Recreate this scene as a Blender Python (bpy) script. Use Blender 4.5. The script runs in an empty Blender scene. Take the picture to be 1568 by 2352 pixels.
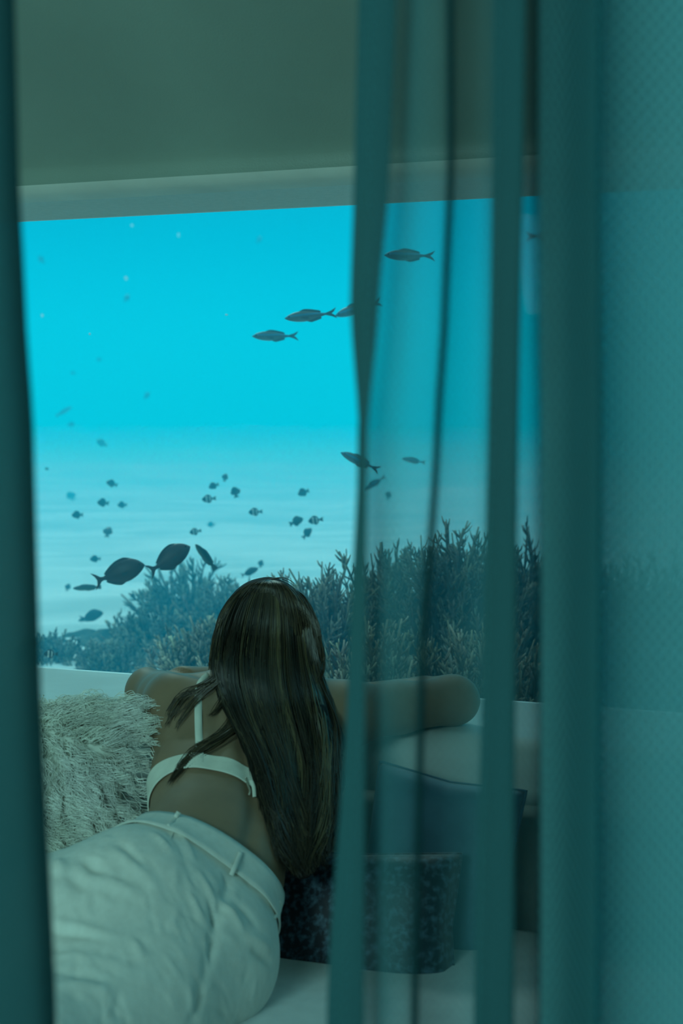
import bpy, bmesh, math, random
import numpy as np
from mathutils import Vector, Matrix, noise
from mathutils.bvhtree import BVHTree

# ---------------------------------------------------------------- camera, world, light, exposure
C = bpy.context.scene.collection
SC = bpy.context.scene
FPX, PITCH, CAMZ = 3267.0, math.radians(4.306), 1.45
cam = bpy.data.cameras.new('camera'); cam_o = bpy.data.objects.new('camera', cam); C.objects.link(cam_o)
cam_o.location = (0, 0, CAMZ); cam_o.rotation_euler = (math.pi/2 - PITCH, 0, 0)
cam.sensor_fit = 'HORIZONTAL'; cam.sensor_width = 24; cam.lens = 24*FPX/1568
cam.clip_start = .05; cam.clip_end = 400
cam.dof.use_dof = True; cam.dof.focus_distance = 3.0; cam.dof.aperture_fstop = 4.8
SC.camera = cam_o
SC.view_settings.view_transform = 'Standard'; SC.view_settings.look = 'None'
SC.view_settings.gamma = 1; SC.view_settings.use_curve_mapping = False
SC.view_settings.exposure = 0.0
SC.cycles.transparent_max_bounces = 48
SC.cycles.max_bounces = 10; SC.cycles.diffuse_bounces = 6; SC.cycles.volume_bounces = 2
SC.cycles.sample_clamp_indirect = 6

world = bpy.data.worlds.new('open_water'); SC.world = world; world.use_nodes = True
wn = world.node_tree; wn.nodes.clear()
w_out = wn.nodes.new('ShaderNodeOutputWorld'); w_bg = wn.nodes.new('ShaderNodeBackground')
w_tc = wn.nodes.new('ShaderNodeTexCoord'); w_sx = wn.nodes.new('ShaderNodeSeparateXYZ'); w_cr = wn.nodes.new('ShaderNodeValToRGB')
w_mr = wn.nodes.new('ShaderNodeMapRange'); w_mr.inputs['From Min'].default_value = -1; w_mr.inputs['From Max'].default_value = 1
wn.links.new(w_tc.outputs['Generated'], w_sx.inputs[0]); wn.links.new(w_sx.outputs['Z'], w_mr.inputs['Value'])
wn.links.new(w_mr.outputs[0], w_cr.inputs[0]); wn.links.new(w_cr.outputs[0], w_bg.inputs['Color']); wn.links.new(w_bg.outputs[0], w_out.inputs['Surface'])
WATER = (0.0, 0.30, 0.50)
els = w_cr.color_ramp.elements
els[0].position = 0.0; els[0].color = (.02, .25, .33, 1)
els[1].position = .49; els[1].color = (*WATER, 1)
for p, c in ((.56, (0.0, .32, .54)), (.66, (.03, .8, 1.1)), (.8, (.7, 1.9, 2.15)), (1.0, (1.3, 2.7, 2.85))):
    e = els.new(p); e.color = (*c, 1)
w_bg.inputs['Strength'].default_value = .39

sun = bpy.data.lights.new('sun', 'SUN'); sun.energy = 1.26; sun.angle = math.radians(12); sun.color = (.5, 1, .98)
sun_o = bpy.data.objects.new('sun', sun); C.objects.link(sun_o)
sun_o.rotation_euler = (math.radians(-42), math.radians(-20), 0)     # high, from beyond the window and the left
fill = bpy.data.lights.new('interior_fill', 'AREA'); fill.energy = 54; fill.color = (.44, .95, .90)  # unseen fill added behind the camera to brighten the interior
fill.shape = 'RECTANGLE'; fill.size = 1.2; fill.size_y = .8
fill_o = bpy.data.objects.new('interior_fill', fill); C.objects.link(fill_o)
fill_o.location = (-1.3, -.75, 2.2); fill_o.rotation_euler = (math.radians(48), 0, math.radians(-18))

# ---------------------------------------------------------------- helpers
_f = Vector((0, math.cos(PITCH), -math.sin(PITCH))); _u = Vector((0, math.sin(PITCH), math.cos(PITCH)))
def P(px, py, Y):
    """world point seen at a pixel of the 1568x2352 frame, Y metres in front of the camera"""
    d = _f + Vector((1, 0, 0))*((px-784)/FPX) + _u*((1176-py)/FPX)
    return Vector((0, 0, CAMZ)) + d*(Y/d.y)
YAW = math.radians(19.8)
U = Vector((math.cos(YAW), -math.sin(YAW), 0)); N = Vector((math.sin(YAW), math.cos(YAW), 0))
def W(u, n, z):
    """along the window wall, out from the camera towards it, height relative to the camera"""
    return U*u + N*n + Vector((0, 0, CAMZ+z))

def mat(name, col=(.5,.5,.5), rough=.6, spec=.3, col2=None, scale=20, bump=0, bscale=200, detail=4, sheen=0, metallic=0, stretch=None, attr=None):
    m = bpy.data.materials.new(name); m.use_nodes = True
    nt = m.node_tree; b = nt.nodes['Principled BSDF']
    b.inputs['Roughness'].default_value = rough; b.inputs['Specular IOR Level'].default_value = spec
    b.inputs['Metallic'].default_value = metallic; b.inputs['Sheen Weight'].default_value = sheen
    tc = nt.nodes.new('ShaderNodeTexCoord'); src = tc.outputs['Object']
    if stretch:
        mp = nt.nodes.new('ShaderNodeMapping'); mp.inputs['Scale'].default_value = stretch
        nt.links.new(src, mp.inputs['Vector']); src = mp.outputs[0]
    nz = nt.nodes.new('ShaderNodeTexNoise'); nz.inputs['Scale'].default_value = scale; nz.inputs['Detail'].default_value = detail
    nt.links.new(src, nz.inputs['Vector'])
    cr = nt.nodes.new('ShaderNodeValToRGB')
    cr.color_ramp.elements[0].position = .35; cr.color_ramp.elements[1].position = .65
    c2 = col2 or tuple(min(1, c*1.12) for c in col)
    cr.color_ramp.elements[0].color = (*col, 1); cr.color_ramp.elements[1].color = (*c2, 1)
    nt.links.new(nz.outputs['Fac'], cr.inputs[0])
    if attr:
        at = nt.nodes.new('ShaderNodeAttribute'); at.attribute_name = attr
        mx = nt.nodes.new('ShaderNodeMix'); mx.data_type = 'RGBA'; mx.blend_type = 'MULTIPLY'; mx.inputs['Factor'].default_value = 1
        nt.links.new(cr.outputs[0], mx.inputs['A']); nt.links.new(at.outputs['Color'], mx.inputs['B'])
        nt.links.new(mx.outputs['Result'], b.inputs['Base Color'])
    else:
        nt.links.new(cr.outputs[0], b.inputs['Base Color'])
    if bump:
        n2 = nt.nodes.new('ShaderNodeTexNoise'); n2.inputs['Scale'].default_value = bscale; n2.inputs['Detail'].default_value = 3
        nt.links.new(src, n2.inputs['Vector'])
        bp = nt.nodes.new('ShaderNodeBump'); bp.inputs['Strength'].default_value = bump; bp.inputs['Distance'].default_value = .002
        nt.links.new(n2.outputs['Fac'], bp.inputs['Height']); nt.links.new(bp.outputs[0], b.inputs['Normal'])
    return m

class MB:
    """collects vertices and faces of ONE mesh"""
    def __init__(s): s.v = []; s.f = []; s.c = []
    def add(s, vs, fs, col=None):
        o = len(s.v); s.v.extend(tuple(x) for x in vs); s.f.extend(tuple(i+o for i in f) for f in fs)
        if col is not None: s.c.extend([col]*len(vs))
    def tube(s, pts, rads, sides=6, col=None, cap=True, flat=1.0):
        pts = [Vector(p) for p in pts]; n = len(pts); vs = []; fs = []; ref = None
        for i, p in enumerate(pts):
            t = (pts[min(i+1, n-1)] - pts[max(i-1, 0)])
            t = t.normalized() if t.length > 1e-9 else Vector((0,0,1))
            if ref is None:
                ref = t.orthogonal().normalized()
            ref = (ref - t*ref.dot(t)); ref = ref.normalized() if ref.length > 1e-6 else t.orthogonal().normalized()
            b = t.cross(ref)
            for k in range(sides):
                a = 2*math.pi*k/sides
                vs.append(p + (ref*math.cos(a) + b*math.sin(a)*flat)*rads[i])
        for i in range(n-1):
            for k in range(sides):
                k2 = (k+1) % sides
                fs.append((i*sides+k, i*sides+k2, (i+1)*sides+k2, (i+1)*sides+k))
        if cap:
            fs.append(tuple(range(sides))[::-1]); fs.append(tuple((n-1)*sides+k for k in range(sides)))
        s.add(vs, fs, col)
    def grid(s, rows, closed=False):
        nr, nc = len(rows), len(rows[0]); vs = [p for r in rows for p in r]; fs = []
        for i in range(nr-1):
            for j in range(nc if closed else nc-1):
                j2 = (j+1) % nc
                fs.append((i*nc+j, i*nc+j2, (i+1)*nc+j2, (i+1)*nc+j))
        s.add(vs, fs)
    def box(s, lo, hi, M=None):
        vs = [Vector((x, y, z)) for x in (lo[0], hi[0]) for y in (lo[1], hi[1]) for z in (lo[2], hi[2])]
        if M: vs = [M(v) for v in vs]
        s.add(vs, [(0,1,3,2),(4,6,7,5),(0,4,5,1),(2,3,7,6),(0,2,6,4),(1,5,7,3)])
    def build(s, name, m, parent=None, smooth=True, solid=0, bevel=0, sub=0, origin=None, fixn=True):
        me = bpy.data.meshes.new(name)
        org = Vector(origin) if origin is not None else None
        vs = s.v if org is None else [(a-org.x, b-org.y, c-org.z) for a, b, c in s.v]
        me.from_pydata(vs, [], s.f)
        if s.c:
            ca = me.color_attributes.new('tone', 'FLOAT_COLOR', 'POINT')
            ca.data.foreach_set('color', np.array([(*c, 1) for c in s.c], dtype=np.float32).ravel())
        if fixn and len(s.f) < 60000:
            bm = bmesh.new(); bm.from_mesh(me); bmesh.ops.recalc_face_normals(bm, faces=bm.faces); bm.to_mesh(me); bm.free()
        if smooth: me.polygons.foreach_set('use_smooth', [True]*len(me.polygons))
        me.materials.append(m)
        o = bpy.data.objects.new(name, me); C.objects.link(o)
        if org is not None: o.location = org
        if parent is not None:
            o.parent = parent
            if parent.location.length > 0 or parent.parent: o.location = (org or Vector()) - wloc(parent)
        if solid: md = o.modifiers.new('thickness', 'SOLIDIFY'); md.thickness = solid; md.offset = 0
        if bevel: md = o.modifiers.new('bevel', 'BEVEL'); md.width = bevel; md.segments = 3; md.limit_method = 'ANGLE'
        if sub: md = o.modifiers.new('sub', 'SUBSURF'); md.levels = sub; md.render_levels = sub
        return o
def wloc(o):
    v = Vector(o.location)
    while o.parent: o = o.parent; v += o.location
    return v
def tag(o, label=None, cat=None, group=None, kind=None):
    if label: o['label'] = label
    if cat: o['category'] = cat
    if group: o['group'] = group
    if kind: o['kind'] = kind
    return o
def empty(name, loc):
    o = bpy.data.objects.new(name, None); C.objects.link(o); o.location = loc; o.empty_display_size = .05; return o
def catmull(pts, n):
    pts = [Vector(p) for p in pts]; out = []; m = len(pts)
    for k in range(n):
        t = k/(n-1)*(m-1); i = min(int(t), m-2); f = t-i
        p0, p1, p2, p3 = pts[max(i-1,0)], pts[i], pts[i+1], pts[min(i+2,m-1)]
        out.append(.5*((2*p1)+(p2-p0)*f+(2*p0-5*p1+4*p2-p3)*f*f+(3*p1-p0-3*p2+p3)*f**3))
    return out

# signed-distance modelling for organic forms: blended primitives on a grid -> one continuous surface
class SDF:
    def __init__(s, lo, hi, h):
        s.lo = np.array(lo, dtype=np.float64); s.h = h
        s.n = np.ceil((np.array(hi)-s.lo)/h).astype(int)+1
        s.F = np.full(s.n, .08, dtype=np.float32)
    def _blk(s, lo, hi):
        a = np.clip(np.floor((lo-s.lo)/s.h).astype(int), 0, s.n-1); b = np.clip(np.ceil((hi-s.lo)/s.h).astype(int)+1, 1, s.n)
        if np.any(b <= a): return None
        ax = [s.lo[i]+np.arange(a[i], b[i])*s.h for i in range(3)]
        X, Y, Z = np.meshgrid(*ax, indexing='ij')
        return (slice(a[0],b[0]), slice(a[1],b[1]), slice(a[2],b[2])), X, Y, Z
    def _put(s, sl, d, k):
        a = s.F[sl]
        if k > 0:
            hh = np.clip(.5+.5*(a-d)/k, 0, 1); s.F[sl] = a*(1-hh)+d*hh-k*hh*(1-hh)
        else: s.F[sl] = np.minimum(a, d)
    def cap(s, a, b, ra, rb=None, k=.02):
        rb = ra if rb is None else rb
        a = np.array(a, float); b = np.array(b, float); R = max(ra, rb)+.06
        q = s._blk(np.minimum(a,b)-R, np.maximum(a,b)+R)
        if q is None: return
        sl, X, Y, Z = q; ba = b-a; L = max(ba@ba, 1e-12)
        t = np.clip(((X-a[0])*ba[0]+(Y-a[1])*ba[1]+(Z-a[2])*ba[2])/L, 0, 1)
        d = np.sqrt((X-a[0]-t*ba[0])**2+(Y-a[1]-t*ba[1])**2+(Z-a[2]-t*ba[2])**2)-(ra+(rb-ra)*t)
        s._put(sl, d.astype(np.float32), k)
    def ell(s, c, r, axes=None, k=.03, sub=False):
        c = np.array(c, float); r = np.array(r, float); A = np.array(axes) if axes is not None else np.eye(3)
        R = r.max()+.06; q = s._blk(c-R, c+R)
        if q is None: return
        sl, X, Y, Z = q; X = X-c[0]; Y = Y-c[1]; Z = Z-c[2]
        q = [(X*A[i][0]+Y*A[i][1]+Z*A[i][2]) for i in range(3)]
        k0 = np.sqrt(sum((q[i]/r[i])**2 for i in range(3))); k1 = np.sqrt(sum((q[i]/r[i]**2)**2 for i in range(3)))+1e-9
        d = (k0*(k0-1)/k1).astype(np.float32)
        if sub:
            a = s.F[sl]; d = -d; hh = np.clip(.5-.5*(a-d)/k, 0, 1); s.F[sl] = a*(1-hh)+d*hh+k*hh*(1-hh)
        else: s._put(sl, d, k)
    def chain(s, pts, rads, k=.02):
        for i in range(len(pts)-1): s.cap(pts[i], pts[i+1], rads[i], rads[i+1], k)
    def half(s, p, nrm):
        """keep what lies below the plane"""
        ax = [s.lo[i]+np.arange(s.n[i])*s.h for i in range(3)]
        nrm = np.array(nrm)/np.linalg.norm(nrm)
        d = (ax[0][:,None,None]-p[0])*nrm[0]+(ax[1][None,:,None]-p[1])*nrm[1]+(ax[2][None,None,:]-p[2])*nrm[2]
        s.F = np.maximum(s.F, d.astype(np.float32))
    def mesh(s, smooth=2):
        F = s.F; S = F < 0; nx, ny, nz = F.shape
        cnt = np.zeros((nx-1, ny-1, nz-1), dtype=np.int8)
        cs = [(i,j,k) for i in (0,1) for j in (0,1) for k in (0,1)]
        for i,j,k in cs: cnt += S[i:nx-1+i, j:ny-1+j, k:nz-1+k]
        act = np.argwhere((cnt > 0) & (cnt < 8)); idx = np.full(cnt.shape, -1, dtype=np.int64); idx[tuple(act.T)] = np.arange(len(act))
        vals = np.stack([F[act[:,0]+i, act[:,1]+j, act[:,2]+k] for i,j,k in cs], 1)
        acc = np.zeros((len(act),3)); num = np.zeros(len(act))
        for a in range(8):
            for b in range(a+1, 8):
                ca, cb = np.array(cs[a]), np.array(cs[b])
                if abs(ca-cb).sum() != 1: continue
                va, vb = vals[:,a], vals[:,b]; m = (va < 0) != (vb < 0)
                t = np.where(m, va/np.where(m, va-vb, 1), 0)
                acc += m[:,None]*(ca+(cb-ca)*t[:,None]); num += m
        V = s.lo + (act + acc/num[:,None])*s.h
        Q = []
        for ax in range(3):
            sl1 = [slice(None)]*3; sl2 = [slice(None)]*3; sl1[ax] = slice(0,-1); sl2[ax] = slice(1,None)
            A = S[tuple(sl1)]; B = S[tuple(sl2)]
            e = np.argwhere(A != B); o1, o2 = [i for i in range(3) if i != ax]
            e = e[(e[:,o1] > 0) & (e[:,o2] > 0) & (e[:,o1] < F.shape[o1]-1) & (e[:,o2] < F.shape[o2]-1)]
            fl = A[tuple(e.T)]
            def g(d1, d2):
                c = e.copy(); c[:,o1] -= d1; c[:,o2] -= d2; return idx[tuple(c.T)]
            q = np.stack([g(1,1), g(0,1), g(0,0), g(1,0)], 1)
            flip = fl if ax != 1 else ~fl
            q = np.where(flip[:,None], q, q[:,::-1]); Q.append(q)
        Q = np.concatenate(Q)
        for _ in range(smooth):
            acc = np.zeros_like(V); num = np.zeros(len(V))
            for a in range(4):
                b = (a+1) % 4
                for p, r in ((a,b),(b,a)):
                    for c in range(3): acc[:,c] += np.bincount(Q[:,p], V[Q[:,r],c], len(V))
                    num += np.bincount(Q[:,p], minlength=len(V))
            V = .5*V + .5*acc/num[:,None]
        return V, Q
def vnormals(V, Q):
    n = np.cross(V[Q[:,2]]-V[Q[:,0]], V[Q[:,3]]-V[Q[:,1]]); N_ = np.zeros_like(V)
    for a in range(4):
        for c in range(3): N_[:,c] += np.bincount(Q[:,a], n[:,c], len(V))
    return N_/(np.linalg.norm(N_, axis=1, keepdims=True)+1e-12)
def mesh_np(name, V, Q, m, parent=None, origin=None):
    org = np.array(origin) if origin is not None else np.zeros(3)
    me = bpy.data.meshes.new(name); me.from_pydata((V-org).tolist(), [], Q.tolist())
    me.polygons.foreach_set('use_smooth', [True]*len(me.polygons)); me.materials.append(m)
    o = bpy.data.objects.new(name, me); C.objects.link(o); o.location = org
    if parent is not None: o.parent = parent; o.location = Vector(org) - wloc(parent)
    return o

# ---------------------------------------------------------------- the setting
def extrude_profile(prof, u0, u1, nu=2, thick=None):
    mb = MB(); mb.grid([[W(u0+(u1-u0)*i/(nu-1), n, z) for n, z in prof] for i in range(nu)]); return mb
def arc(cn, cz, r, a0, a1, k=10):
    return [(cn+r*math.cos(math.radians(a0+(a1-a0)*i/k)), cz+r*math.sin(math.radians(a0+(a1-a0)*i/k))) for i in range(k+1)]
M_pad = mat('padded_wall', (.30,.39,.33), .42, .5, scale=3, bump=.25, bscale=260)
M_plaster = mat('stone_reveal', (.78,.86,.82), .75, .2, col2=(.84,.90,.86), scale=60, bump=.5, bscale=300)
M_floor = mat('wood_floor', (.16,.12,.09), .5, .4, col2=(.2,.15,.11), scale=6, bump=.1, stretch=(1,8,1))
M_wall = mat('painted_wall', (.45,.48,.46), .7, .2, scale=8)
UL, UR = -3.2, 2.6
SILL, SOFF = -.606, .415
GL = 2.823                                                             # outer face of the pane
FLOOR = -CAMZ
# upper bulkhead: soft roll over the window, then a slope up to the ceiling
up = [(2.835, SOFF-.0), (2.575, SOFF)] + [(2.550, SOFF+.001), (2.525, SOFF+.005), (2.508, SOFF+.012), (2.499, SOFF+.022), (2.496, SOFF+.034), (2.497, SOFF+.046), (2.490, SOFF+.058), (2.475, SOFF+.072)] \
     + [(2.43, .520), (2.36, .562), (2.25, .635), (2.0, .755), (1.75, .86), (1.66, .90)]
o = extrude_profile(up[:2], UL, UR, 2).build('trim_1', M_plaster, smooth=False); tag(o, 'pale textured soffit above the sea window', 'window trim', kind='structure')
M_roll_lit = mat('edge_roll_highlight', (.80,.82,.74), .55, .4, scale=6, bump=.15, bscale=260)  # bulkhead edge highlight put into the base colour, paler than the padding above
o = extrude_profile(up[1:6], UL, UR, 2).build('trim_3', M_roll_lit); tag(o, 'rounded bulkhead edge above the soffit, its highlight painted in as a pale colour', 'window trim', kind='structure')
o = extrude_profile(up[5:], UL, UR, 2).build('wall_front_upper', M_pad); o.name = 'wall_front'; tag(o, 'padded dark green-grey bulkhead sloping over the window', 'wall', kind='structure')
lo_ = [(2.835, SILL), (2.56, SILL)] + arc(2.53, SILL-.055, .055, 80, 180, 8) + [(2.465, SILL-.12), (2.455, -.90), (2.45, FLOOR)]
M_ledge = mat('ledge_paint', (.66,.74,.73), .6, .35, scale=5, bump=.25, bscale=350)
o = extrude_profile(lo_, UL, UR, 2).build('trim_2', M_ledge); tag(o, 'rounded pale ledge under the sea window', 'window ledge', kind='structure')
mb = MB(); mb.box((UL, 2.835, FLOOR-1.2), (UR, 2.95, SILL-.045), lambda v: W(*v)); o = mb.build('wall_front_lower', M_wall, smooth=False); o.name = 'wall_front'; tag(o, kind='structure')
mb = MB(); mb.box((UL, 2.835, SOFF+.035), (UR, 2.95, 1.6), lambda v: W(*v)); o = mb.build('wall_front_outer', M_wall, smooth=False); o.name = 'wall_front'; tag(o, kind='structure')
mb = MB(); mb.box((UL, -1.8, FLOOR-.05), (UR, 2.84, FLOOR), lambda v: W(*v)); o = mb.build('floor', M_floor, smooth=False); tag(o, kind='structure')
mb = MB(); mb.box((UL, -1.8, .90), (UR, 2.84, .95), lambda v: W(*v)); o = mb.build('ceiling', M_wall, smooth=False); tag(o, kind='structure')
mb = MB(); mb.box((UL, -1.85, FLOOR), (UR, -1.8, .95), lambda v: W(*v)); o = mb.build('wall_back', M_wall, smooth=False); tag(o, kind='structure')
mb = MB(); mb.box((UL-.06, -1.85, FLOOR), (UL, 2.95, .95), lambda v: W(*v)); o = mb.build('wall_left', M_wall, smooth=False); tag(o, kind='structure')
mb = MB(); mb.box((UR, -1.85, FLOOR), (UR+.06, 2.95, .95), lambda v: W(*v)); o = mb.build('wall_right', M_wall, smooth=False); tag(o, kind='structure')
# pane: clear acrylic, thin reflection only
M_glass = bpy.data.materials.new('acrylic_pane'); M_glass.use_nodes = True
nt = M_glass.node_tree; nt.nodes.clear()
go = nt.nodes.new('ShaderNodeOutputMaterial'); gt = nt.nodes.new('ShaderNodeBsdfTransparent'); gg = nt.nodes.new('ShaderNodeBsdfGlossy'); gm = nt.nodes.new('ShaderNodeMixShader'); gf = nt.nodes.new('ShaderNodeFresnel')
gt.inputs[0].default_value = (.97,1,1,1); gg.inputs['Roughness'].default_value = .02; gf.inputs['IOR'].default_value = 1.16
nt.links.new(gf.outputs[0], gm.inputs[0]); nt.links.new(gt.outputs[0], gm.inputs[1]); nt.links.new(gg.outputs[0], gm.inputs[2]); nt.links.new(gm.outputs[0], go.inputs['Surface'])
mb = MB(); mb.add([W(UL, GL, SILL), W(UR, GL, SILL), W(UR, GL, SOFF), W(UL, GL, SOFF)], [(0,1,2,3)])
o = mb.build('window_1', M_glass, smooth=False); tag(o, 'clear wide pane looking out under the sea', 'window', kind='structure')

# ---------------------------------------------------------------- the sea: haze, sand
SEA = -1.22
M_water = bpy.data.materials.new('sea_water'); M_water.use_nodes = True
nt = M_water.node_tree; nt.nodes.clear()
vo = nt.nodes.new('ShaderNodeOutputMaterial'); vs_ = nt.nodes.new('ShaderNodeVolumeScatter'); va = nt.nodes.new('ShaderNodeVolumeAbsorption'); vd = nt.nodes.new('ShaderNodeAddShader')
vs_.inputs['Color'].default_value = (.004, .70, 1, 1); vs_.inputs['Density'].default_value = .11; vs_.inputs['Anisotropy'].default_value = .3
va.inputs['Color'].default_value = (.05, .75, 1, 1); va.inputs['Density'].default_value = .06
nt.links.new(vs_.outputs[0], vd.inputs[0]); nt.links.new(va.outputs[0], vd.inputs[1]); nt.links.new(vd.outputs[0], vo.inputs['Volume'])
mb = MB(); mb.box((-70, 2.96, -3.2), (70, 90, 2.6), lambda v: W(*v))
o = mb.build('sea_water', M_water, smooth=False); tag(o, 'clear turquoise sea water outside the window', 'water', kind='stuff')
M_sand = mat('sand', (.60,.66,.62), .9, .1, col2=(.92,.92,.86), scale=.8, bump=0, detail=7, stretch=(.6,3.0,1))
def sand_z(x, y):
    d = max(y-3, 0)
    w = noise.noise(Vector((x*.35, y*.35, 3)))*2.2
    z = 0
    z += .05*noise.noise(Vector((x*.6, y*1.1, 1))) + .12*noise.noise(Vector((x*.12, y*.2, 5)))
    z += .11*(.5-abs(noise.noise(Vector((x*.8+w, y*2.6, 7)))))*max(.35, 1-d*.02)
    return CAMZ+SEA+z
rows = []
ys = [3.2]
while ys[-1] < 85: ys.append(ys[-1]*1.018)
for y in ys:
    hw = 3.0+y*1.5
    rows.append([Vector((x*hw, y, sand_z(x*hw, y))) for x in [math.copysign(abs(i/110-1)**1.5, i/110-1) for i in range(221)]])
mb = MB(); mb.grid(rows); o = mb.build('seabed', M_sand); tag(o, 'pale rippled sand seabed beyond the window', 'seabed', kind='structure')
# ---------------------------------------------------------------- person
M_skin = mat('skin', (.27,.18,.115), .5, .35, col2=(.31,.205,.13), scale=25, bump=.08, bscale=900)
M_skin.node_tree.nodes['Principled BSDF'].inputs['Subsurface Weight'].default_value = .0
M_rib = mat('ribbed_knit', (.80,.80,.70), .8, .2, scale=40, bump=.3, bscale=900)
M_linen = mat('linen_trousers', (.80,.80,.74), .85, .15, col2=(.86,.86,.80), scale=90, bump=.35, bscale=1100, stretch=(1,1,.4))
SEAT = -.885
def A(v): return np.array(v, float)
pel = P(392,2120,2.06)
person = empty('person', (pel.x, pel.y, CAMZ+SEAT))
body = SDF((-1.30, 1.36, CAMZ+SEAT-.01), (.34, 2.90, CAMZ-.28), .0055)
waist = P(500,1955,2.20); ribs = P(520,1800,2.36); chest = P(545,1690,2.45); neckb = P(592,1590,2.53)
def frame(ax, side):
    ax = Vector(ax).normalized(); side = Vector(side); side = (side-ax*side.dot(ax)).normalized(); return [side[:], ax[:], side.cross(ax)[:]]
sideP = P(470,2205,2.06)-P(300,2075,2.03); sideT = Vector((1, .12, -.06))
# pelvis and buttocks
body.ell(pel, (.150,.12,.095), frame(waist-pel, sideP), .03)
body.ell(P(312,2092,2.03), (.098,.11,.095), frame(waist-pel, sideP), .04)
body.ell(P(470,2190,2.06), (.098,.105,.09), frame(waist-pel, sideP), .04)
# waist, rib cage, chest
body.ell(waist.lerp(pel,.15), (.122,.10,.082), frame(ribs-pel, sideP*.7+sideT*.1), .05)
body.ell(waist.lerp(ribs,.45), (.116,.10,.082), frame(ribs-waist, sideP+sideT*.25), .05)
body.ell(ribs, (.130,.115,.090), frame(chest-ribs, sideT), .05)
body.ell(chest, (.135,.10,.085), frame(neckb-chest, sideT), .045)
body.ell(P(505,1790,2.44), (.055,.05,.05), None, .04); body.ell(P(640,1800,2.46), (.055,.05,.05), None, .04)
shL, shR = P(414,1618,2.49), P(800,1640,2.54)
elL, elR = P(344,1590,2.67), P(1040,1608,2.66)
wrL, wrR = P(600,1560,2.77), P(815,1600,2.72)
body.cap(neckb.lerp(chest,.2), shL, .062, .052, .04); body.cap(neckb.lerp(chest,.2), shR, .062, .052, .04)
body.cap(chest+Vector((-.05,0,0)), shL, .07, .05, .04); body.cap(chest+Vector((.05,0,0)), shR, .07, .05, .04)
# shoulder blades, lats
body.ell(P(452,1690,2.405), (.040,.03,.060), None, .03); body.ell(P(690,1710,2.44), (.045,.03,.065), None, .03)
body.cap(P(405,1660,2.48), P(425,1800,2.40), .045, .05, .035)
# arms
def limb(a, b, c, ra, rm, rb, rc, k=.02):
    m1 = a.lerp(b,.45); m2 = b.lerp(c,.3)
    body.chain([a,m1,b], [ra,rm,rb], k); body.chain([b,m2,c], [rb,rb*.98,rc], .006)
body.ell(shL.lerp(elL,.15), (.055,.055,.052), None, .025)
limb(shL, elL, wrL, .050, .047, .043, .026); limb(shR, elR, wrR, .050, .046, .044, .026)
body.ell(elL+Vector((-.004,-.004,0)), (.040,.046,.047), None, .015); body.ell(elR, (.050,.045,.046), None, .015)
# hands: palm, four fingers, thumb
def hand(w, d, up_, side, s=1, curl=.25):
    d = Vector(d).normalized(); side = Vector(side); side = (side-d*side.dot(d)).normalized(); up_ = side.cross(d)
    if up_.z < 0: up_ = -up_
    pc = w+d*.05
    body.ell(w+d*.048, (.040,.050,.014), [side[:], d[:], up_[:]], .012)
    body.cap(w, w+d*.03, .024, .022, .015)
    for i, (o_, L) in enumerate(((-.030,.066),(-.010,.076),(.010,.072),(.029,.056))):
        b0 = w+d*.085+side*o_; dd = (d+side*o_*2.2).normalized(); p = [b0]
        ang = 0
        for seg in (.42,.32,.26):
            ang += curl
            p.append(p[-1]+(dd*math.cos(ang)-up_*math.sin(ang))*L*seg)
        body.chain([b0-d*.02]+p, [.0095,.0092,.0086,.0078,.0066], .003)
    t0 = w+d*.025+side*.028*s; t1 = t0+(side*s*.7+d*.7)*.032; t2 = t1+(side*s*.35+d*.95)*.028; t3 = t2+(d*1.0)*.022
    body.chain([t0,t1,t2,t3], [.014,.011,.0095,.008], .006)
hand(wrL, (P(786,1571,2.715)-wrL), (0,0,1), (0,1,0), 1, .10)
hand(wrR+Vector((-.0,0,0)), (-1,.25,0), (0,0,1), (0,1,0), 1, .15)
# neck and head, face turned to the window and resting on the arms
hc = P(612,1462,2.64); hax = frame((.05,.12,1), (1,.1,0))
body.cap(neckb, hc+Vector((0,.01,-.06)), .056, .052, .03)
body.ell(hc, (.074,.082,.092), [ (1,0,0), (0,0,1), (0,1,0) ], .01)
body.ell(hc+Vector((0,.055,-.045)), (.058,.055,.070), None, .03)          # face and jaw
body.cap(hc+Vector((0,.105,-.085)), hc+Vector((0,.108,-.088)), .020, .018, .02)  # chin
body.cap(hc+Vector((0,.096,-.005)), hc+Vector((0,.122,-.034)), .008, .012, .008) # nose
body.cap(hc+Vector((-.018,.106,-.060)), hc+Vector((.018,.106,-.060)), .007, .007, .006) # lips
for sx in (-1,1):
    body.ell(hc+Vector((.030*sx,.100,.002)), (.014,.008,.009), None, .006, sub=True)
    body.ell(hc+Vector((.066*sx,.022,-.030)), (.010,.018,.026), None, .006)
# legs: thighs lie left and towards the camera, shins fold back along the seat
hipL, hipR = P(310,2130,2.04), P(440,2215,2.06)
knL, knR = P(-190,2215,1.93), P(30,2430,1.74)
anL, anR = Vector((-1.00,1.88,CAMZ+SEAT+.055)), Vector((-.80,1.76,CAMZ+SEAT+.045))
for h_, k_, a_ in ((hipL,knL,anL),(hipR,knR,anR)):
    body.chain([h_, h_.lerp(k_,.4), k_], [.095,.082,.058], .04)
    body.chain([k_, k_.lerp(a_,.35), a_], [.055,.056,.034], .03)
    toe = a_+Vector((-.13,-.02,-.012)); body.chain([a_, a_.lerp(toe,.6), toe], [.034,.032,.022], .02)
    for i in range(5): body.cap(toe+Vector((-.01,(i-2)*.016,-.004)), toe+Vector((-.04+abs(i-1)*.004,(i-2)*.018,-.008)), .011 if i == 0 else .009, .008, .006)
V, Q = body.mesh(3); Nn = vnormals(V, Q)
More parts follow.
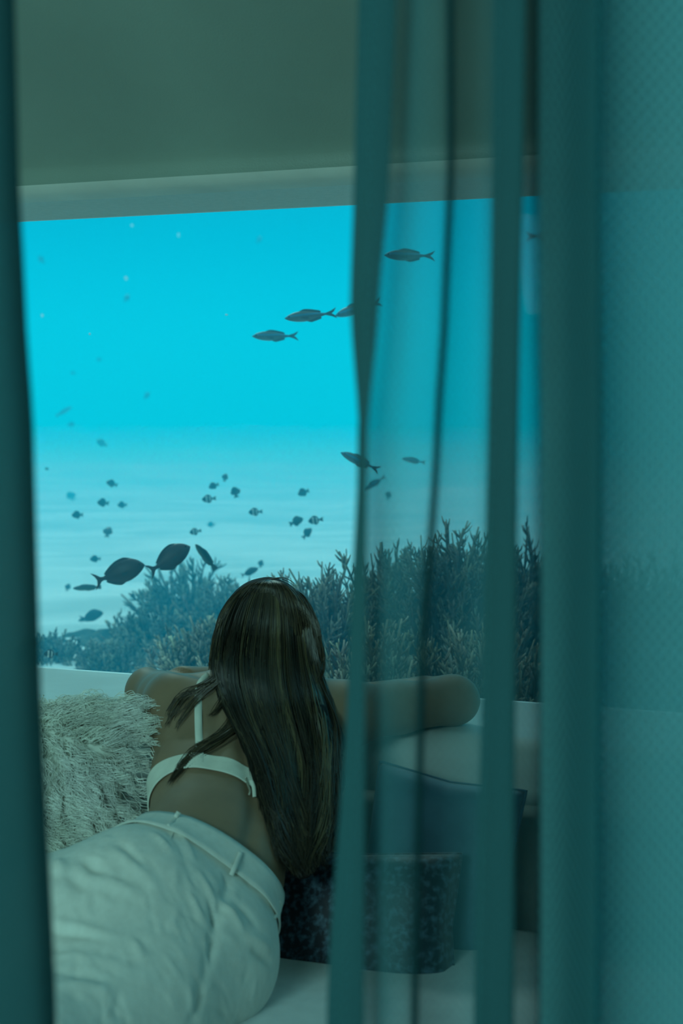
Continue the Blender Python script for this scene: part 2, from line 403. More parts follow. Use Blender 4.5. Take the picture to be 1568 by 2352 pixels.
# the furrow of the spine between the back muscles
def groove(path, w, depth):
    pts = np.array([A(p) for p in catmull(path, 60)])
    camv = A((0,0,CAMZ)); D = pts-camv; D /= np.linalg.norm(D,axis=1)[:,None]
    R = V-camv; near = np.full(len(V), 9.)
    for p, d in zip(pts, D):
        t = R@d; dist = np.linalg.norm(R-t[:,None]*d, axis=1); near = np.minimum(near, np.where(np.abs(t-np.linalg.norm(p-camv)) < .12, dist, 9))
    return -depth*np.exp(-(near/w)**2)
gr = groove([P(555,1660,2.36), P(568,1760,2.28), P(585,1850,2.22), P(575,1920,2.14), P(556,1970,2.08)], .014, .007)
gr += groove([P(492,1640,2.40), P(498,1700,2.36), P(480,1745,2.34)], .016, .0035)
gr += -groove([P(470,1640,2.40), P(475,1700,2.36), P(455,1740,2.34)], .016, .003)
gr += groove([P(362,1524,2.62), P(400,1531,2.58), P(440,1540,2.56), P(485,1552,2.56)], .008, .009)
facing = (Nn[:,1] < .2) | (Nn[:,2] > .5)
V = V+Nn*(gr*facing)[:,None]
mesh_np('body', V, Q, M_skin, person, pel)
BV = BVHTree.FromPolygons(V.tolist(), Q.tolist())

def hitp0(px, py):
    d = (P(px,py,1)-Vector((0,0,CAMZ))).normalized(); h = BV.ray_cast(Vector((0,0,CAMZ)), d); return h[0]
# trousers: looser surface over pelvis and legs, with creases
tr = SDF((-1.20, 1.50, CAMZ+SEAT-.01), (.10, 2.40, CAMZ-.50), .0045)
tr.ell(pel+Vector((-.008,0,0)), (.155,.135,.108), frame(waist-pel, sideP), .03)
tr.ell(P(300,2110,2.03), (.104,.118,.098), frame(waist-pel, sideP), .05)
tr.ell(P(462,2188,2.06), (.101,.114,.098), frame(waist-pel, sideP), .05)
tr.ell(waist.lerp(pel,.15), (.127,.110,.090), frame(ribs-pel, sideP*.7+sideT*.1), .05)
for h_, k_, a_ in ((hipL,knL,anL),(hipR,knR,anR)):
    tr.chain([h_, h_.lerp(k_,.4), k_], [.102,.100,.086], .07)
    tr.chain([k_, k_.lerp(a_,.4), a_.lerp(k_,.1)], [.080,.080,.066], .04)
wl = [P(348,1884,2.12), P(505,1915,2.10), P(638,2078,2.14)]
wc = waist.lerp(pel, .22); wax = (ribs-pel).normalized()
_l, _r = P(346,1922,2.16), P(630,2112,2.17); _b = hitp0(470, 1922)
waxis = (_r-_l).cross(_b-_l).normalized()
if waxis.dot(ribs-pel) < 0: waxis = -waxis
wc = (_l+_r)/2; wc = wc + waxis*(0.0)
tr.half(A(wc+waxis*.018), A(waxis))
TV, TQ = tr.mesh(3); TN = vnormals(TV, TQ)
def crease(V, N_, a, b, w, h):
    a, b = A(a), A(b); ba = b-a; L = ba@ba
    t = np.clip((V-a)@ba/L, 0, 1); d = np.linalg.norm(V-a-t[:,None]*ba, axis=1)
    off = d/w
    return h*np.exp(-off**2)*np.sin(np.pi*np.clip(t*.9+.05,0,1))
def hitp(px, py, bv, dflt=2.0):
    o = Vector((0,0,CAMZ)); d = (P(px,py,1)-o).normalized(); h = bv.ray_cast(o, d)
    return h[0] if h[0] else P(px,py,dflt)
TB = BVHTree.FromPolygons(TV.tolist(), TQ.tolist())
dsp = np.zeros(len(TV)); rnd = random.Random(4)
for (x0,y0,x1,y1,w,h) in ((95,2110,270,2150,.012,.005),(95,2135,230,2155,.010,-.004),(250,1950,360,2040,.014,.008),(270,1935,330,1990,.010,-.007),
    (190,1970,240,2010,.012,-.010),(400,1900,445,1975,.007,.005),(380,1905,430,1985,.007,-.005),(345,1910,395,1960,.008,.006),(455,2000,500,2090,.008,.005),
    (480,2060,500,2150,.008,-.006),(500,2060,560,2140,.010,.007),(530,2060,590,2130,.010,-.006),(470,2150,480,2230,.008,.005),(430,2040,470,2120,.007,.004),
    (300,2150,330,2200,.010,.004),(110,2230,240,2250,.014,-.006),(110,2200,300,2225,.014,.006),(110,2260,260,2270,.014,.007),(575,2180,625,2215,.010,-.008),(560,2150,620,2180,.012,.007),(420,2250,450,2330,.010,.004),
    (200,2010,330,2060,.014,.006),(150,2000,200,2050,.016,-.008),(130,1975,145,2010,.014,.008)):
    dsp += crease(TV, TN, hitp(x0,y0,TB), hitp(x1,y1,TB), w*.7, h*.95)
for i in range(170):                                                      # small random wrinkles
    px, py = rnd.uniform(90,640), rnd.uniform(1900,2345)
    p = hitp(px, py, TB); an = rnd.gauss(.95,.45); L = rnd.uniform(25,75)
    q = hitp(px+L*math.cos(an), py+L*math.sin(an), TB)
    dsp += crease(TV, TN, p, q, rnd.uniform(.003,.006), rnd.choice((-1,1))*rnd.uniform(.0006,.0022))
dsp += np.array([.0035*noise.noise(Vector(v)*9) + .0012*noise.noise(Vector(v)*24) for v in TV.tolist()])
for seg in (((531,2012),(510,2075)),((510,2075),(493,2130)),((493,2130),(468,2250)),((468,2250),(440,2350))):
    dsp += crease(TV, TN, hitp(*seg[0],TB), hitp(*seg[1],TB), .010, -.007)
TV = TV+TN*dsp[:,None]
trousers = mesh_np('trousers', TV, TQ, M_linen, person, pel)
TB = BVHTree.FromPolygons(TV.tolist(), TQ.tolist())
# bands that ring the torso
def ring(cx, ax, ref, prof, bvs, off, n=160, thick=.0025):
    ax = Vector(ax).normalized(); ref = (Vector(ref)-ax*Vector(ref).dot(ax)).normalized(); b = ax.cross(ref)
    rows = []
    for j in range(len(prof(0))):
        row = []
        for i in range(n):
            th = 2*math.pi*i/n; d = ref*math.cos(th)+b*math.sin(th); t = prof(th)[j]
            o = cx+ax*t+d*.35; r = None
            for bv in bvs:
                h = bv.ray_cast(o, -d, .35)
                if h[0] and (r is None or h[3] < r): r = h[3]
            r = .35-(r if r is not None else .35-.1)
            row.append([cx+ax*t, d, r])
        rows.append(row)
    for _ in range(3):                                                    # cloth bridges hollows
        for row in rows:
            rr = [x[2] for x in row]
            for i in range(n): row[i][2] = max(rr[i], (rr[i-1]+rr[i]+rr[(i+1)%n])/3)
    return [[c+d*(r+off) for c, d, r in row] for row in rows]
R_ = ring(wc, waxis, sideP, lambda th: [-.036+.050*k/6 for k in range(7)], [BV, TB], .0045)
WB = BVHTree.FromPolygons([tuple(p) for r in R_ for p in r], [(i*160+j, i*160+(j+1)%160, (i+1)*160+(j+1)%160, (i+1)*160+j) for i in range(6) for j in range(160)])
mb = MB(); mb.grid(R_, closed=True); band = mb.build('waistband', M_linen, trousers, solid=.003, origin=wc)
mb = MB(); mb.tube([r for r in R_[0]]+[R_[0][0]], [.0016]*(len(R_[0])+1), 5, cap=False); mb.build('stitched_seam', M_linen, trousers, origin=wc)
def strip(pxs, w, bvs, off, name, m, par, lift=0, thick=.0015):
    o = Vector((0,0,CAMZ)); pts = []
    for i, (x, y) in enumerate(pxs):
        d = (P(x,y,1)-o).normalized(); best = None
        for bv in bvs:
            h = bv.ray_cast(o, d)
            if h[0] and (best is None or h[3] < best): best = h[3]
        best = best or (P(x,y,2.1)-o).length
        pts.append(o+d*(best-off-lift*math.sin(math.pi*i/(len(pxs)-1))))
    pts = catmull(pts, 14); mb = MB(); rows = []
    for i, p in enumerate(pts):
        t = (pts[min(i+1,13)]-pts[max(i-1,0)]).normalized(); v = (p-o).normalized(); s_ = t.cross(v).normalized()
        rows.append([p-s_*w/2, p, p+s_*w/2])
    mb.grid(rows); return mb.build(name, m, par, solid=thick, origin=pts[0])
strip([(410,1866),(404,1876),(396,1888),(388,1897)], .007, [TB,WB], .004, 'belt_loop', M_linen, trousers, .003)
strip([(553,1957),(546,1974),(538,1994),(531,2010)], .007, [TB,WB], .004, 'belt_loop', M_linen, trousers, .004)
strip([(641,2070),(644,2080),(640,2096),(630,2108)], .006, [TB,WB], .004, 'belt_loop', M_linen, trousers, .006)
strip([(407,1896),(392,1925),(375,1955)], .0016, [TB], .0008, 'stitched_seam', M_linen, trousers, 0, .001)

# bra: ring round the ribs that widens at the side, two straps, hook fastening
bc = P(520,1800,2.36)
def brap(th):
    s_ = max(0, -math.cos(th)); wd = .017+.030*s_**3+.05*max(0, math.sin(th+0))**2
    return [-wd+2*wd*k/18 for k in range(19)]
bax = (P(566,1700,2.47)-P(520,1812,2.37)).normalized()
def brap2(th):
    s_ = max(0, -math.cos(th)); lo = -.019-.040*s_**4; hi = .017-.004*s_
    return [lo+(hi-lo)*k/18 for k in range(19)]
BR = ring(P(520,1856,2.315), bax, (1,0,.0), brap2, [BV], .0028)
for j, row in enumerate(BR):                                              # ribbing
    for i in range(len(row)):
        c = sum(row, Vector())/len(row); d = (row[i]-c).normalized(); row[i] = row[i]+d*(.0011 if j % 2 else 0)
mb = MB(); mb.grid(BR, closed=True); bra = mb.build('bra', M_rib, person, solid=.0015, origin=bc)
strip([(459,1752),(459,1735)], .012, [BV], .004, 'strap_end', M_rib, bra)
strip([(459,1738),(456,1680),(455,1630),(457,1580),(466,1562),(480,1550)], .0125, [BV], .0035, 'shoulder_strap', M_rib, bra)
strip([(700,1770),(704,1700),(702,1640),(698,1600)], .0125, [BV], .0035, 'shoulder_strap', M_rib, bra)
M_clasp = mat('clasp', (.45,.42,.34), .35, .5, metallic=.6)
strip([(563,1786),(568,1800),(574,1816),(572,1826)], .0035, [BV], .008, 'hook_fastening', M_clasp, bra)
strip([(576,1792),(582,1808),(584,1830)], .006, [BV], .0085, 'hook_tab', M_rib, bra)
tag(person, 'long-haired person in cream bra and linen trousers, arms folded on the window ledge', 'person')
# ---------------------------------------------------------------- hair
M_hair = mat('hair', (.040,.034,.024), .38, .6, col2=(.066,.055,.038), scale=8, attr='tone')
M_hairbase = mat('hair_base', (.016,.012,.010), .75, .15, attr=None)
hs = SDF((-.42,2.0,CAMZ-.80), (.14,2.86,CAMZ-.28), .006)
hs.ell(hc+Vector((0,-.006,.014)), (.087,.088,.098), None, .01)
CO = Vector((0,0,CAMZ))
def skin_depth(px, py, dflt):
    d = (P(px,py,1)-CO).normalized(); h = BV.ray_cast(CO, d)
    return h[0].y if (h[0] and abs(h[0].y-dflt) < .22) else dflt
# guides: (px, py, default depth)
LOCK = {
 'main': [
  [(604,1336),(560,1352),(520,1400),(497,1470),(490,1540),(512,1610),(560,1690),(590,1780),(618,1880),(640,1960),(668,2000)],
  [(608,1334),(578,1350),(550,1400),(532,1480),(528,1560),(552,1640),(590,1720),(615,1800),(636,1890),(655,1960),(682,2008)],
  [(614,1333),(604,1352),(592,1410),(580,1490),(578,1570),(602,1650),(630,1730),(645,1810),(660,1890),(675,1960),(692,2014)],
  [(622,1333),(630,1352),(634,1410),(632,1490),(636,1570),(655,1650),(675,1730),(688,1810),(694,1890),(700,1950),(700,2010)],
  [(630,1334),(656,1356),(678,1410),(684,1490),(694,1570),(712,1650),(726,1730),(732,1810),(730,1890),(724,1950),(712,2000)],
  [(634,1336),(680,1366),(712,1420),(722,1490),(736,1560),(766,1630),(776,1710),(774,1800),(766,1880),(752,1940),(735,1985)]],
 'left': [
  [(606,1335),(556,1350),(512,1400),(488,1470),(480,1535),(482,1575)],
  [(606,1335),(562,1352),(525,1400),(504,1470),(498,1540),(510,1600)]],
}
DEF = [2.60,2.575,2.55,2.54,2.545,2.50,2.41,2.34,2.26,2.20,2.17]
def gpts(g, lift=.010):
    out = []
    for i, (x, y) in enumerate(g):
        d = DEF[min(i, len(DEF)-1)]
        if y > 1560: d = 2.52-(y-1560)/440*.36
        dd = skin_depth(x, y, d) if y > 1345 else d
        dd = min(dd, d+.03)
        out.append(P(x, y, dd-lift))
    return out
# base volume under the strands
mainG = [gpts(g, .0) for g in LOCK['main']]
for gi, g in enumerate(mainG):
    rr = [.004,.010,.014,.018,.022,.026,.026,.024,.020,.015,.006]
    if gi in (0, 5): rr = [.003,.004,.005,.006,.007,.009,.010,.010,.009,.008,.004]
    c = [p+Vector((0,.026 if i < 5 else .018,0))+(hc-p)*(.14 if i < 5 else 0) for i, p in enumerate(g)]
    hs.chain(c, rr, .02)
HV, HQ = hs.mesh(3); HB = BVHTree.FromPolygons(HV.tolist(), HQ.tolist())
hair = mesh_np('hair', HV, HQ, M_hairbase, person, hc)
rh = random.Random(11)
def lerpG(Gs, s):
    t = s*(len(Gs)-1); i = min(int(t), len(Gs)-2); f = t-i
    return [a.lerp(b, f) for a, b in zip(Gs[i], Gs[i+1])]
def strand(mb, pts, w, n=22, amp=.003, tone=None, lay=0, bvs=(), lift=.002, cseed=None, camp=0):
    pts = catmull(pts, n); seed = rh.uniform(0,99); out = []; rad = []; cx = 0
    for i, p in enumerate(pts):
        t = i/(n-1)
        j = Vector((noise.noise(Vector((seed, t*2.4, 0))), 0, noise.noise(Vector((seed, t*2.4, 7)))))*amp*(.3+1.7*t)
        if cseed is not None:
            cc = (max(0,t-.15)**1.3)*camp; j = j+Vector((noise.noise(Vector((cseed, t*4.5, 1))), 0, .5*noise.noise(Vector((cseed, t*4.5, 4)))))*cc
        q = p+j; d = (q-CO).normalized(); best = None
        for bv in bvs:
            h = bv.ray_cast(CO, d)
            if h[0]: best = h[3] if best is None else min(best, h[3])
        L = (q-CO).length
        if best is not None and abs(best-L) < .10: L = min(L, best-lift-lay) if L > best-lift-lay-.012 else L-.0
        out.append(CO+d*L); rad.append(w*(1-.75*max(0,(t-.55)/.45)**1.5)*(.5 if i == 0 else 1))
    for _ in range(2):
        out = [out[0]]+[(out[k-1]+out[k]*2+out[k+1])/4 for k in range(1,n-1)]+[out[-1]]
    tn = tone or rh.choice(((1.0,.9,.8),(1.5,1.3,1.1),(.7,.65,.6),(1.2,1.1,1),(2.4,2.1,1.6),(.8,.8,.8)))
    mb.tube(out, rad, 3, col=tn, cap=False)
mb = MB()
mG = [gpts(g) for g in LOCK['main']]; lG = [gpts(g) for g in LOCK['left']]
# locks: strands gathered in clumps so that the surface reads as combed hair
for k in range(150):
    s0 = rh.random(); wid = rh.uniform(.006,.022); tone = rh.choice(((.5,.5,.5),(1.1,1.05,.9),(.4,.45,.45),(1.8,1.7,1.3),(.8,.8,.75),(3.0,2.8,2.0),(.6,.6,.6)))
    lay = rh.uniform(0,.012); cs = rh.uniform(0,50); s0e = s0+rh.gauss(0,.05)
    for j in range(17):
        s = min(1, max(0, s0+rh.gauss(0, wid)))
        g = lerpG(mG, s); end = rh.uniform(.80,1.0)
        if rh.random() < .3: end = rh.uniform(.6,.95)
        g2 = catmull(g, 40)[:max(12,int(40*end))]
        v = rh.uniform(.75,1.25)
        strand(mb, g2[::3]+[g2[-1]], rh.uniform(.0006,.0012), 28, .004, tuple(c*v for c in tone), lay+rh.uniform(0,.003), (HB,), .001, cs, .040)
for j in range(230):
    g = lerpG(lG, rh.random()); e = rh.uniform(.6,1); gg = catmull(g, 30)[:int(30*e)]; strand(mb, gg[::3]+[gg[-1]], rh.uniform(.0006,.0011), 20, .003, None, rh.uniform(0,.004), (HB,), .001)
# back-of-head crown coverage from both sides
crown = [[(606,1335),(548,1356),(506,1412),(488,1480),(484,1545)], [(612,1333),(586,1344),(556,1388),(536,1460),(530,1540)], [(620,1333),(622,1350),(618,1400),(610,1470),(606,1550)],
         [(630,1334),(662,1350),(690,1400),(700,1470),(706,1550)], [(634,1336),(684,1362),(716,1415),(730,1480),(736,1550)], [(636,1337),(694,1368),(727,1424),(738,1490),(742,1550)]]
cG = [gpts(g, .012) for g in crown]
for j in range(900):
    g = lerpG(cG, rh.random()); e = rh.uniform(.45,1); gg = catmull(g, 30)[:int(30*e)]; strand(mb, gg[::3]+[gg[-1]], rh.uniform(.0006,.0011), 18, .004, None, rh.uniform(0,.006), (HB,), .001)
# free locks: over the left shoulder, the curl across the strap, the loose strand on the right
free = [
 ([(492,1555),(470,1572),(440,1588),(415,1612),(395,1645),(380,1672)], 26, 11, .004),
 ([(505,1560),(480,1580),(452,1604),(425,1640),(400,1680)], 18, 11, .004),
 ([(500,1565),(470,1578),(430,1590),(400,1610),(378,1650)], 14, 9, .004),
 ([(520,1560),(548,1590),(556,1630),(535,1672),(490,1702),(450,1722),(420,1752),(400,1782),(384,1806)], 75, 11, .004),
 ([(530,1570),(560,1600),(560,1645),(530,1685),(478,1715),(435,1745),(410,1775),(392,1800)], 35, 11, .004),
 ([(515,1560),(534,1600),(538,1640),(505,1690),(455,1712),(418,1752)], 30, 8, .005),
 ([(505,1565),(512,1590),(505,1620),(480,1648)], 30, 8, .004),
 ([(722,1420),(738,1470),(744,1520),(738,1560)], 12, 3, .002),
 ([(716,1400),(736,1460),(740,1510),(733,1550)], 14, 3, .002),
 ([(722,1440),(744,1500),(741,1540),(732,1564)], 8, 3, .002),
 ([(600,1336),(640,1326),(668,1336),(680,1350)], 3, 6, .003),
 ([(545,1650),(575,1720),(600,1790),(622,1860),(640,1930)], 90, 8, .006),
 ([(560,1680),(590,1760),(606,1840),(626,1920),(642,1985)], 50, 8, .006),
]
for g, cnt, spread, amp in free:
    for j in range(cnt):
        ox, oy = rh.gauss(0,spread*.6), rh.gauss(0,spread*.5); e = rh.uniform(.8,1.0)
        gg = []
        for i, (x, y) in enumerate(g):
            f = .35+.65*math.sin(math.pi*min(1, i/(len(g)-1)+.15)); x += ox*f; y += oy*f
            dd = skin_depth(x, y, 2.56-(y-1430)/440*.34 if y > 1430 else 2.60); gg.append(P(x, y, dd-.006))
        gg = catmull(gg, 24)[:int(24*e)]
        strand(mb, gg[::3]+[gg[-1]], rh.uniform(.0005,.0009), 20, amp, None, rh.uniform(0,.006), (BV,), .003)
mb.build('hair_strands', M_hair, hair, fixn=False, origin=hc)
# ---------------------------------------------------------------- sofa and cushions
def L_(u, n, z): return W(u, n, z)
def soft_box(lo, hi, r, nx=24, ny=10, nz=6, wob=0, seed=0, fr=W):
    """box with rounded edges, as one grid-wrapped mesh"""
    mb = MB(); c = [(a+b)/2 for a, b in zip(lo, hi)]; h = [(b-a)/2 for a, b in zip(lo, hi)]
    def pt(x, y, z):
        q = [x*h[0], y*h[1], z*h[2]]; inner = [max(hh-r, 0) for hh in h]
        cl = [max(-i_, min(i_, v)) for v, i_ in zip(q, inner)]; d = Vector([a-b for a, b in zip(q, cl)])
        if d.length > 1e-9:
            m = max(abs(v) for v in d)
            d = d.normalized()*min(r, m if sum(abs(v) > 1e-9 for v in d) > 0 else r)
        p = Vector([a+b+cc for a, b, cc in zip(cl, d, c)])
        if wob: p.z += wob*noise.noise(Vector((p.x*3, p.y*3, seed)))
        return fr(*p)
    def face(f, na, nb):
        mb.grid([[f(-1+2*i/na, -1+2*j/nb) for j in range(nb+1)] for i in range(na+1)])
    ns = (nx, ny, nz)
    for s_ in (-1, 1):
        face(lambda a, b: pt(a, b, s_), nx, ny); face(lambda a, b: pt(a, s_, b), nx, nz); face(lambda a, b: pt(s_, a, b), ny, nz)
    return mb
def weld(o, d=.0004):
    bm = bmesh.new(); bm.from_mesh(o.data); bmesh.ops.remove_doubles(bm, verts=bm.verts, dist=d); bmesh.ops.recalc_face_normals(bm, faces=bm.faces); bm.to_mesh(o.data); bm.free(); return o
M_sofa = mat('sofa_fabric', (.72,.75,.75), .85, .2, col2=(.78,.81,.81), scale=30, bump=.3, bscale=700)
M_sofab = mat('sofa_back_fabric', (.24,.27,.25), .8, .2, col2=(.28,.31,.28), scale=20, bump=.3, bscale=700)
sofa = empty('sofa', W(0, 1.9, FLOOR))
tag(sofa, 'long pale grey upholstered window sofa the person lies on', 'sofa')
so = Vector(sofa.location)
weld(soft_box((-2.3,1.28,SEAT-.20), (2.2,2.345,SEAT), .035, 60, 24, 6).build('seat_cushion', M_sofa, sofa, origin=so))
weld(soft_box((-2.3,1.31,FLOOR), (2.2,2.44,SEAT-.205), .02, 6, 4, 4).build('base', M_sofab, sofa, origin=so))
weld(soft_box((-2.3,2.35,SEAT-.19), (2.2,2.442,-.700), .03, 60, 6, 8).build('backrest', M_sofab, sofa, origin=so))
mb = MB(); mb.tube(catmull([P(545,2345,1)*0+W(*q) for q in ((.02,1.30,SEAT+.001),(.00,1.75,SEAT+.001),(.06,1.98,SEAT+.001),(.22,2.07,SEAT+.001),(.6,2.09,SEAT+.001),(2.1,2.09,SEAT+.001))], 60), [.0022]*60, 6)
mb.build('piping', M_sofa, sofa, origin=so)

def pillow(name, centre, hw, hh, ht, rz, tilt, roll, m, power=.42):
    """stuffed square cushion: pinched corners, full middle, seam round the rim"""
    R_ = Matrix.Rotation(rz, 3, 'Z') @ Matrix.Rotation(tilt, 3, 'X') @ Matrix.Rotation(roll, 3, 'Y')
    n = 40; mb = MB(); rim = []
    for sgn in (-1, 1):
        rows = []
        for i in range(n+1):
            row = []
            for j in range(n+1):
                a, b = -1+2*i/n, -1+2*j/n
                x = a*hw*(1-.10*(1-a*a)*0-.07*(1-abs(b))**1*abs(a)**4*1); z = b*hh*(1-.07*(1-abs(a))*abs(b)**4)
                t = ht*((1-a**4)*(1-b**4))**power*(1+.10*noise.noise(Vector((a*2, b*2, 3+rz))))
                row.append(Vector(centre)+R_@Vector((x, sgn*t, z)))
            rows.append(row)
        mb.grid(rows)
    o = weld(mb.build(name, m, origin=centre)); rim = []
    for k in range(4*n):
        s_, q = divmod(k, n); f = -1+2*q/n
        a, b = ((f,-1),(1,f),(-f,1),(-1,-f))[s_]
        x = a*hw*(1-.07*(1-abs(b))*abs(a)**4); z = b*hh*(1-.07*(1-abs(a))*abs(b)**4); rim.append(Vector(centre)+R_@Vector((x,0,z)))
    mb = MB(); mb.tube(rim+[rim[0]], [.0028]*(len(rim)+1), 6, cap=False); mb.build('piping', m, o, origin=centre)
    return o, R_
M_velvet = mat('crushed_velvet', (.003,.008,.022), .5, .4, col2=(.10,.19,.27), scale=95, bump=.5, bscale=60, detail=5, sheen=.4)
cr_ = [n for n in M_velvet.node_tree.nodes if n.type == 'VALTORGB'][0]; cr_.color_ramp.elements[0].position = .46; cr_.color_ramp.elements[1].position = .74
M_blue = mat('blue_velvet', (.03,.10,.16), .6, .3, col2=(.05,.14,.21), scale=20, bump=.3, bscale=120, sheen=.3)
p1_, _ = pillow('velvet_cushion', P(800,2122,2.27), .185, .118, .062, -YAW, math.radians(-22), math.radians(-4), M_velvet)
tag(p1_, 'navy crushed velvet cushion tucked beside the hip of the person', 'cushion')
p2_, _ = pillow('velvet_cushion', P(1000,2000,2.345), .130, .160, .050, -YAW, math.radians(-14), math.radians(6), M_blue)
tag(p2_, 'plain blue cushion leaning on the sofa back behind the sheer curtain', 'cushion')
# curly long-haired cushion
M_furb = mat('fur_backing', (.75,.77,.70), .95, .05)
M_fur = mat('curly_fur', (.93,.95,.88), .7, .25, scale=10, attr='tone')
fcen = P(88,1822,2.49)
fp, fR = pillow('fur_cushion', fcen, .175, .160, .062, -YAW+math.radians(0), math.radians(-16), math.radians(-6), M_furb, .5)
tag(fp, 'fluffy white long-haired curly fur cushion left of the person', 'cushion')
rf = random.Random(5); mb = MB()
for k in range(820):
    a, b = rf.uniform(-1,1), rf.uniform(-1,1)
    if k % 4 == 0: b = abs(b)**.5
    sgn = -1 if rf.random() < .88 else 1
    t = .062*((1-a**4)*(1-b**4))**.5
    base = Vector((a*.175, sgn*t, b*.160)); nrm = Vector((a**3*1.0, sgn*.55, b**3*1.0+.05)).normalized()
    flow = Vector((a*.8+noise.noise(Vector((a*2,b*2,1)))*.9, 0, -.55+b*.35+noise.noise(Vector((a*2,b*2,5)))*.9)).normalized()
    L = rf.uniform(.055,.105); ph = rf.uniform(0,6.28); fq = rf.uniform(1.8,3.4)*2*math.pi; amp = rf.uniform(.0035,.0065); s1 = nrm.cross(flow).normalized()
    tn0 = rf.uniform(.75,1.1)
    for j in range(10):
        o_ = Vector((rf.gauss(0,.0060), 0, rf.gauss(0,.0060))); pts = []; rad = []; Lj = L*rf.uniform(.75,1.15); pj = ph+rf.gauss(0,.22); cj = rf.gauss(0,.06)
        for i in range(17):
            s_ = i/16; out = .038*math.sin(min(s_*1.8, 1.57))-.012*s_
            p = base+o_*(1+.4*s_)*(1-.75*s_)+nrm*out+flow*L*s_*.95*(Lj/L)+s1*(amp*math.sin(fq*s_+pj)*(.3+s_)+cj*s_*.03)+nrm*amp*.7*math.cos(fq*s_+pj)
            pts.append(fcen+fR@p); rad.append(.00085*(1-.6*s_))
        tv = tn0*rf.uniform(.85,1.1); mb.tube(pts, rad, 3, col=(tv,tv,tv*.97), cap=False)
o = mb.build('curly_fur', M_fur, fp, fixn=False, origin=fcen); o['kind'] = 'stuff'

# ---------------------------------------------------------------- coral
M_rock = mat('reef_rock', (.05,.06,.055), .95, .1, col2=(.13,.13,.10), scale=14, bump=.8, bscale=40)
M_coral = mat('staghorn_coral', (.15,.13,.11), .9, .1, col2=(.23,.19,.14), scale=9, attr='tone')
SEAZ = CAMZ+SEA
def coral(px, ptop, Y, rad, label, n=220, seed=0, blen=(.13,.24), th=.0068, squash=1.0, tip=2.6, name='staghorn_coral', group=None):
    rc = random.Random(seed*7+3)
    top = P(px, ptop, Y); base = Vector((top.x, top.y, SEAZ-.05)); H = max(.12, top.z-base.z-blen[1]*.75)
    rk = MB(); rows = []
    for i in range(15):
        ph = math.pi/2*i/14
        rows.append([base+Vector((math.cos(a)*math.cos(ph)*rad*.88*(1+.2*noise.noise(Vector((math.cos(a)*2,math.sin(a)*2,seed+ph)))), math.sin(a)*math.cos(ph)*rad*.88*squash,
                     H*math.sin(ph)*.94*(1+.15*noise.noise(Vector((math.cos(a)*1.5*math.cos(ph),math.sin(a)*1.5*math.cos(ph),seed)))))) for a in [2*math.pi*k/28 for k in range(28)]])
    rk.grid(rows, closed=True)
    root = rk.build(name, M_rock, origin=base)
    mb = MB(); vts = 0
    for k in range(int(n*1.7)):
        a = rc.uniform(0, 2*math.pi); ph = math.asin(rc.uniform(.0, 1)); 
        if math.sin(a) > .35 and rc.random() < .6: a = -a
        q = Vector((math.cos(a)*math.cos(ph)*rad*.78, math.sin(a)*math.cos(ph)*rad*.78*squash, H*math.sin(ph)*.86))
        d = Vector((math.cos(a)*math.cos(ph)*.75, math.sin(a)*math.cos(ph)*.75, math.sin(ph)*.6+.55))+Vector((rc.gauss(0,.28), rc.gauss(0,.28), rc.gauss(0,.15))); d.normalize()
        L = rc.uniform(*blen); bend = Vector((rc.gauss(0,.25), rc.gauss(0,.25), .25)); pts = []; v = rc.uniform(.6,1.35)
        for i in range(5):
            s_ = i/4; pts.append(base+q+d*L*s_+bend*L*s_*s_*.35)
        r0 = th*rc.uniform(.7,1.1); tn = (v, v*rc.uniform(.9,1.05), v*.95)
        o0 = len(mb.v); mb.tube(pts, [r0*(1-.55*i/4) for i in range(5)], 5, col=tn, cap=False)
        mb.c[-5:] = [tuple(c*tip for c in tn)]*5
        for j in range(rc.randint(10,14)):
            s_ = rc.uniform(.12,.95); i = min(int(s_*4), 3); c_ = pts[i].lerp(pts[i+1], s_*4-i); ax = (pts[i+1]-pts[i]).normalized()
            sd = ax.orthogonal().normalized(); sd = Matrix.Rotation(rc.uniform(0,6.28), 3, ax) @ sd
            e = (ax*.75+sd*.75).normalized(); l = L*rc.uniform(.14,.30)*(1.2-.6*s_)
            mb.tube([c_, c_+e*l*.55, c_+(e*.85+ax*.25)*l], [r0*.62, r0*.5, r0*.3], 4, col=tn, cap=False)
            mb.c[-4:] = [tuple(c*tip for c in tn)]*4
    o = mb.build('branches', M_coral, root, fixn=False, origin=base)
    tag(root, label, 'coral', group)
    return root
coral(735, 1262, 4.7, .24, 'feathery coral bush just right of the hair, left of the curtain hem', 190, 1)
coral(905, 1222, 4.9, .40, 'brown staghorn coral thicket behind the narrow curtain fold', 300, 2)
coral(1060, 1160, 4.75, .36, 'tallest staghorn coral thicket, behind the sheer curtain left of the thick pleat', 300, 3)
coral(1225, 1178, 5.0, .42, 'staghorn coral seen in the gap right of the thick curtain pleat', 280, 4)
coral(1470, 1230, 4.9, .50, 'staghorn coral at the far right, behind the dense curtain', 220, 5)
coral(860, 1400, 3.95, .30, 'low coral clump close to the pane beneath the left curtain hem', 210, 6, tip=3.4)
coral(1110, 1400, 3.95, .34, 'low coral clump close to the pane behind the right elbow', 210, 7, tip=3.4)
coral(432, 1303, 7.2, .15, 'hazy blue-green coral bush with a fan of fingers left of the head', 80, 8, (.20,.34), .011)
coral(355, 1398, 6.6, .19, 'hazy rounded coral mound at the left foot of the fan-shaped bush', 140, 9, (.10,.20), .010)
coral(525, 1335, 6.6, .18, 'hazy coral bush directly behind the left side of the head', 120, 10, (.13,.26), .010)
coral(490, 1418, 5.2, .24, 'pale-tipped tangled coral between left arm and head', 220, 11, (.12,.22), .009, tip=3.6)
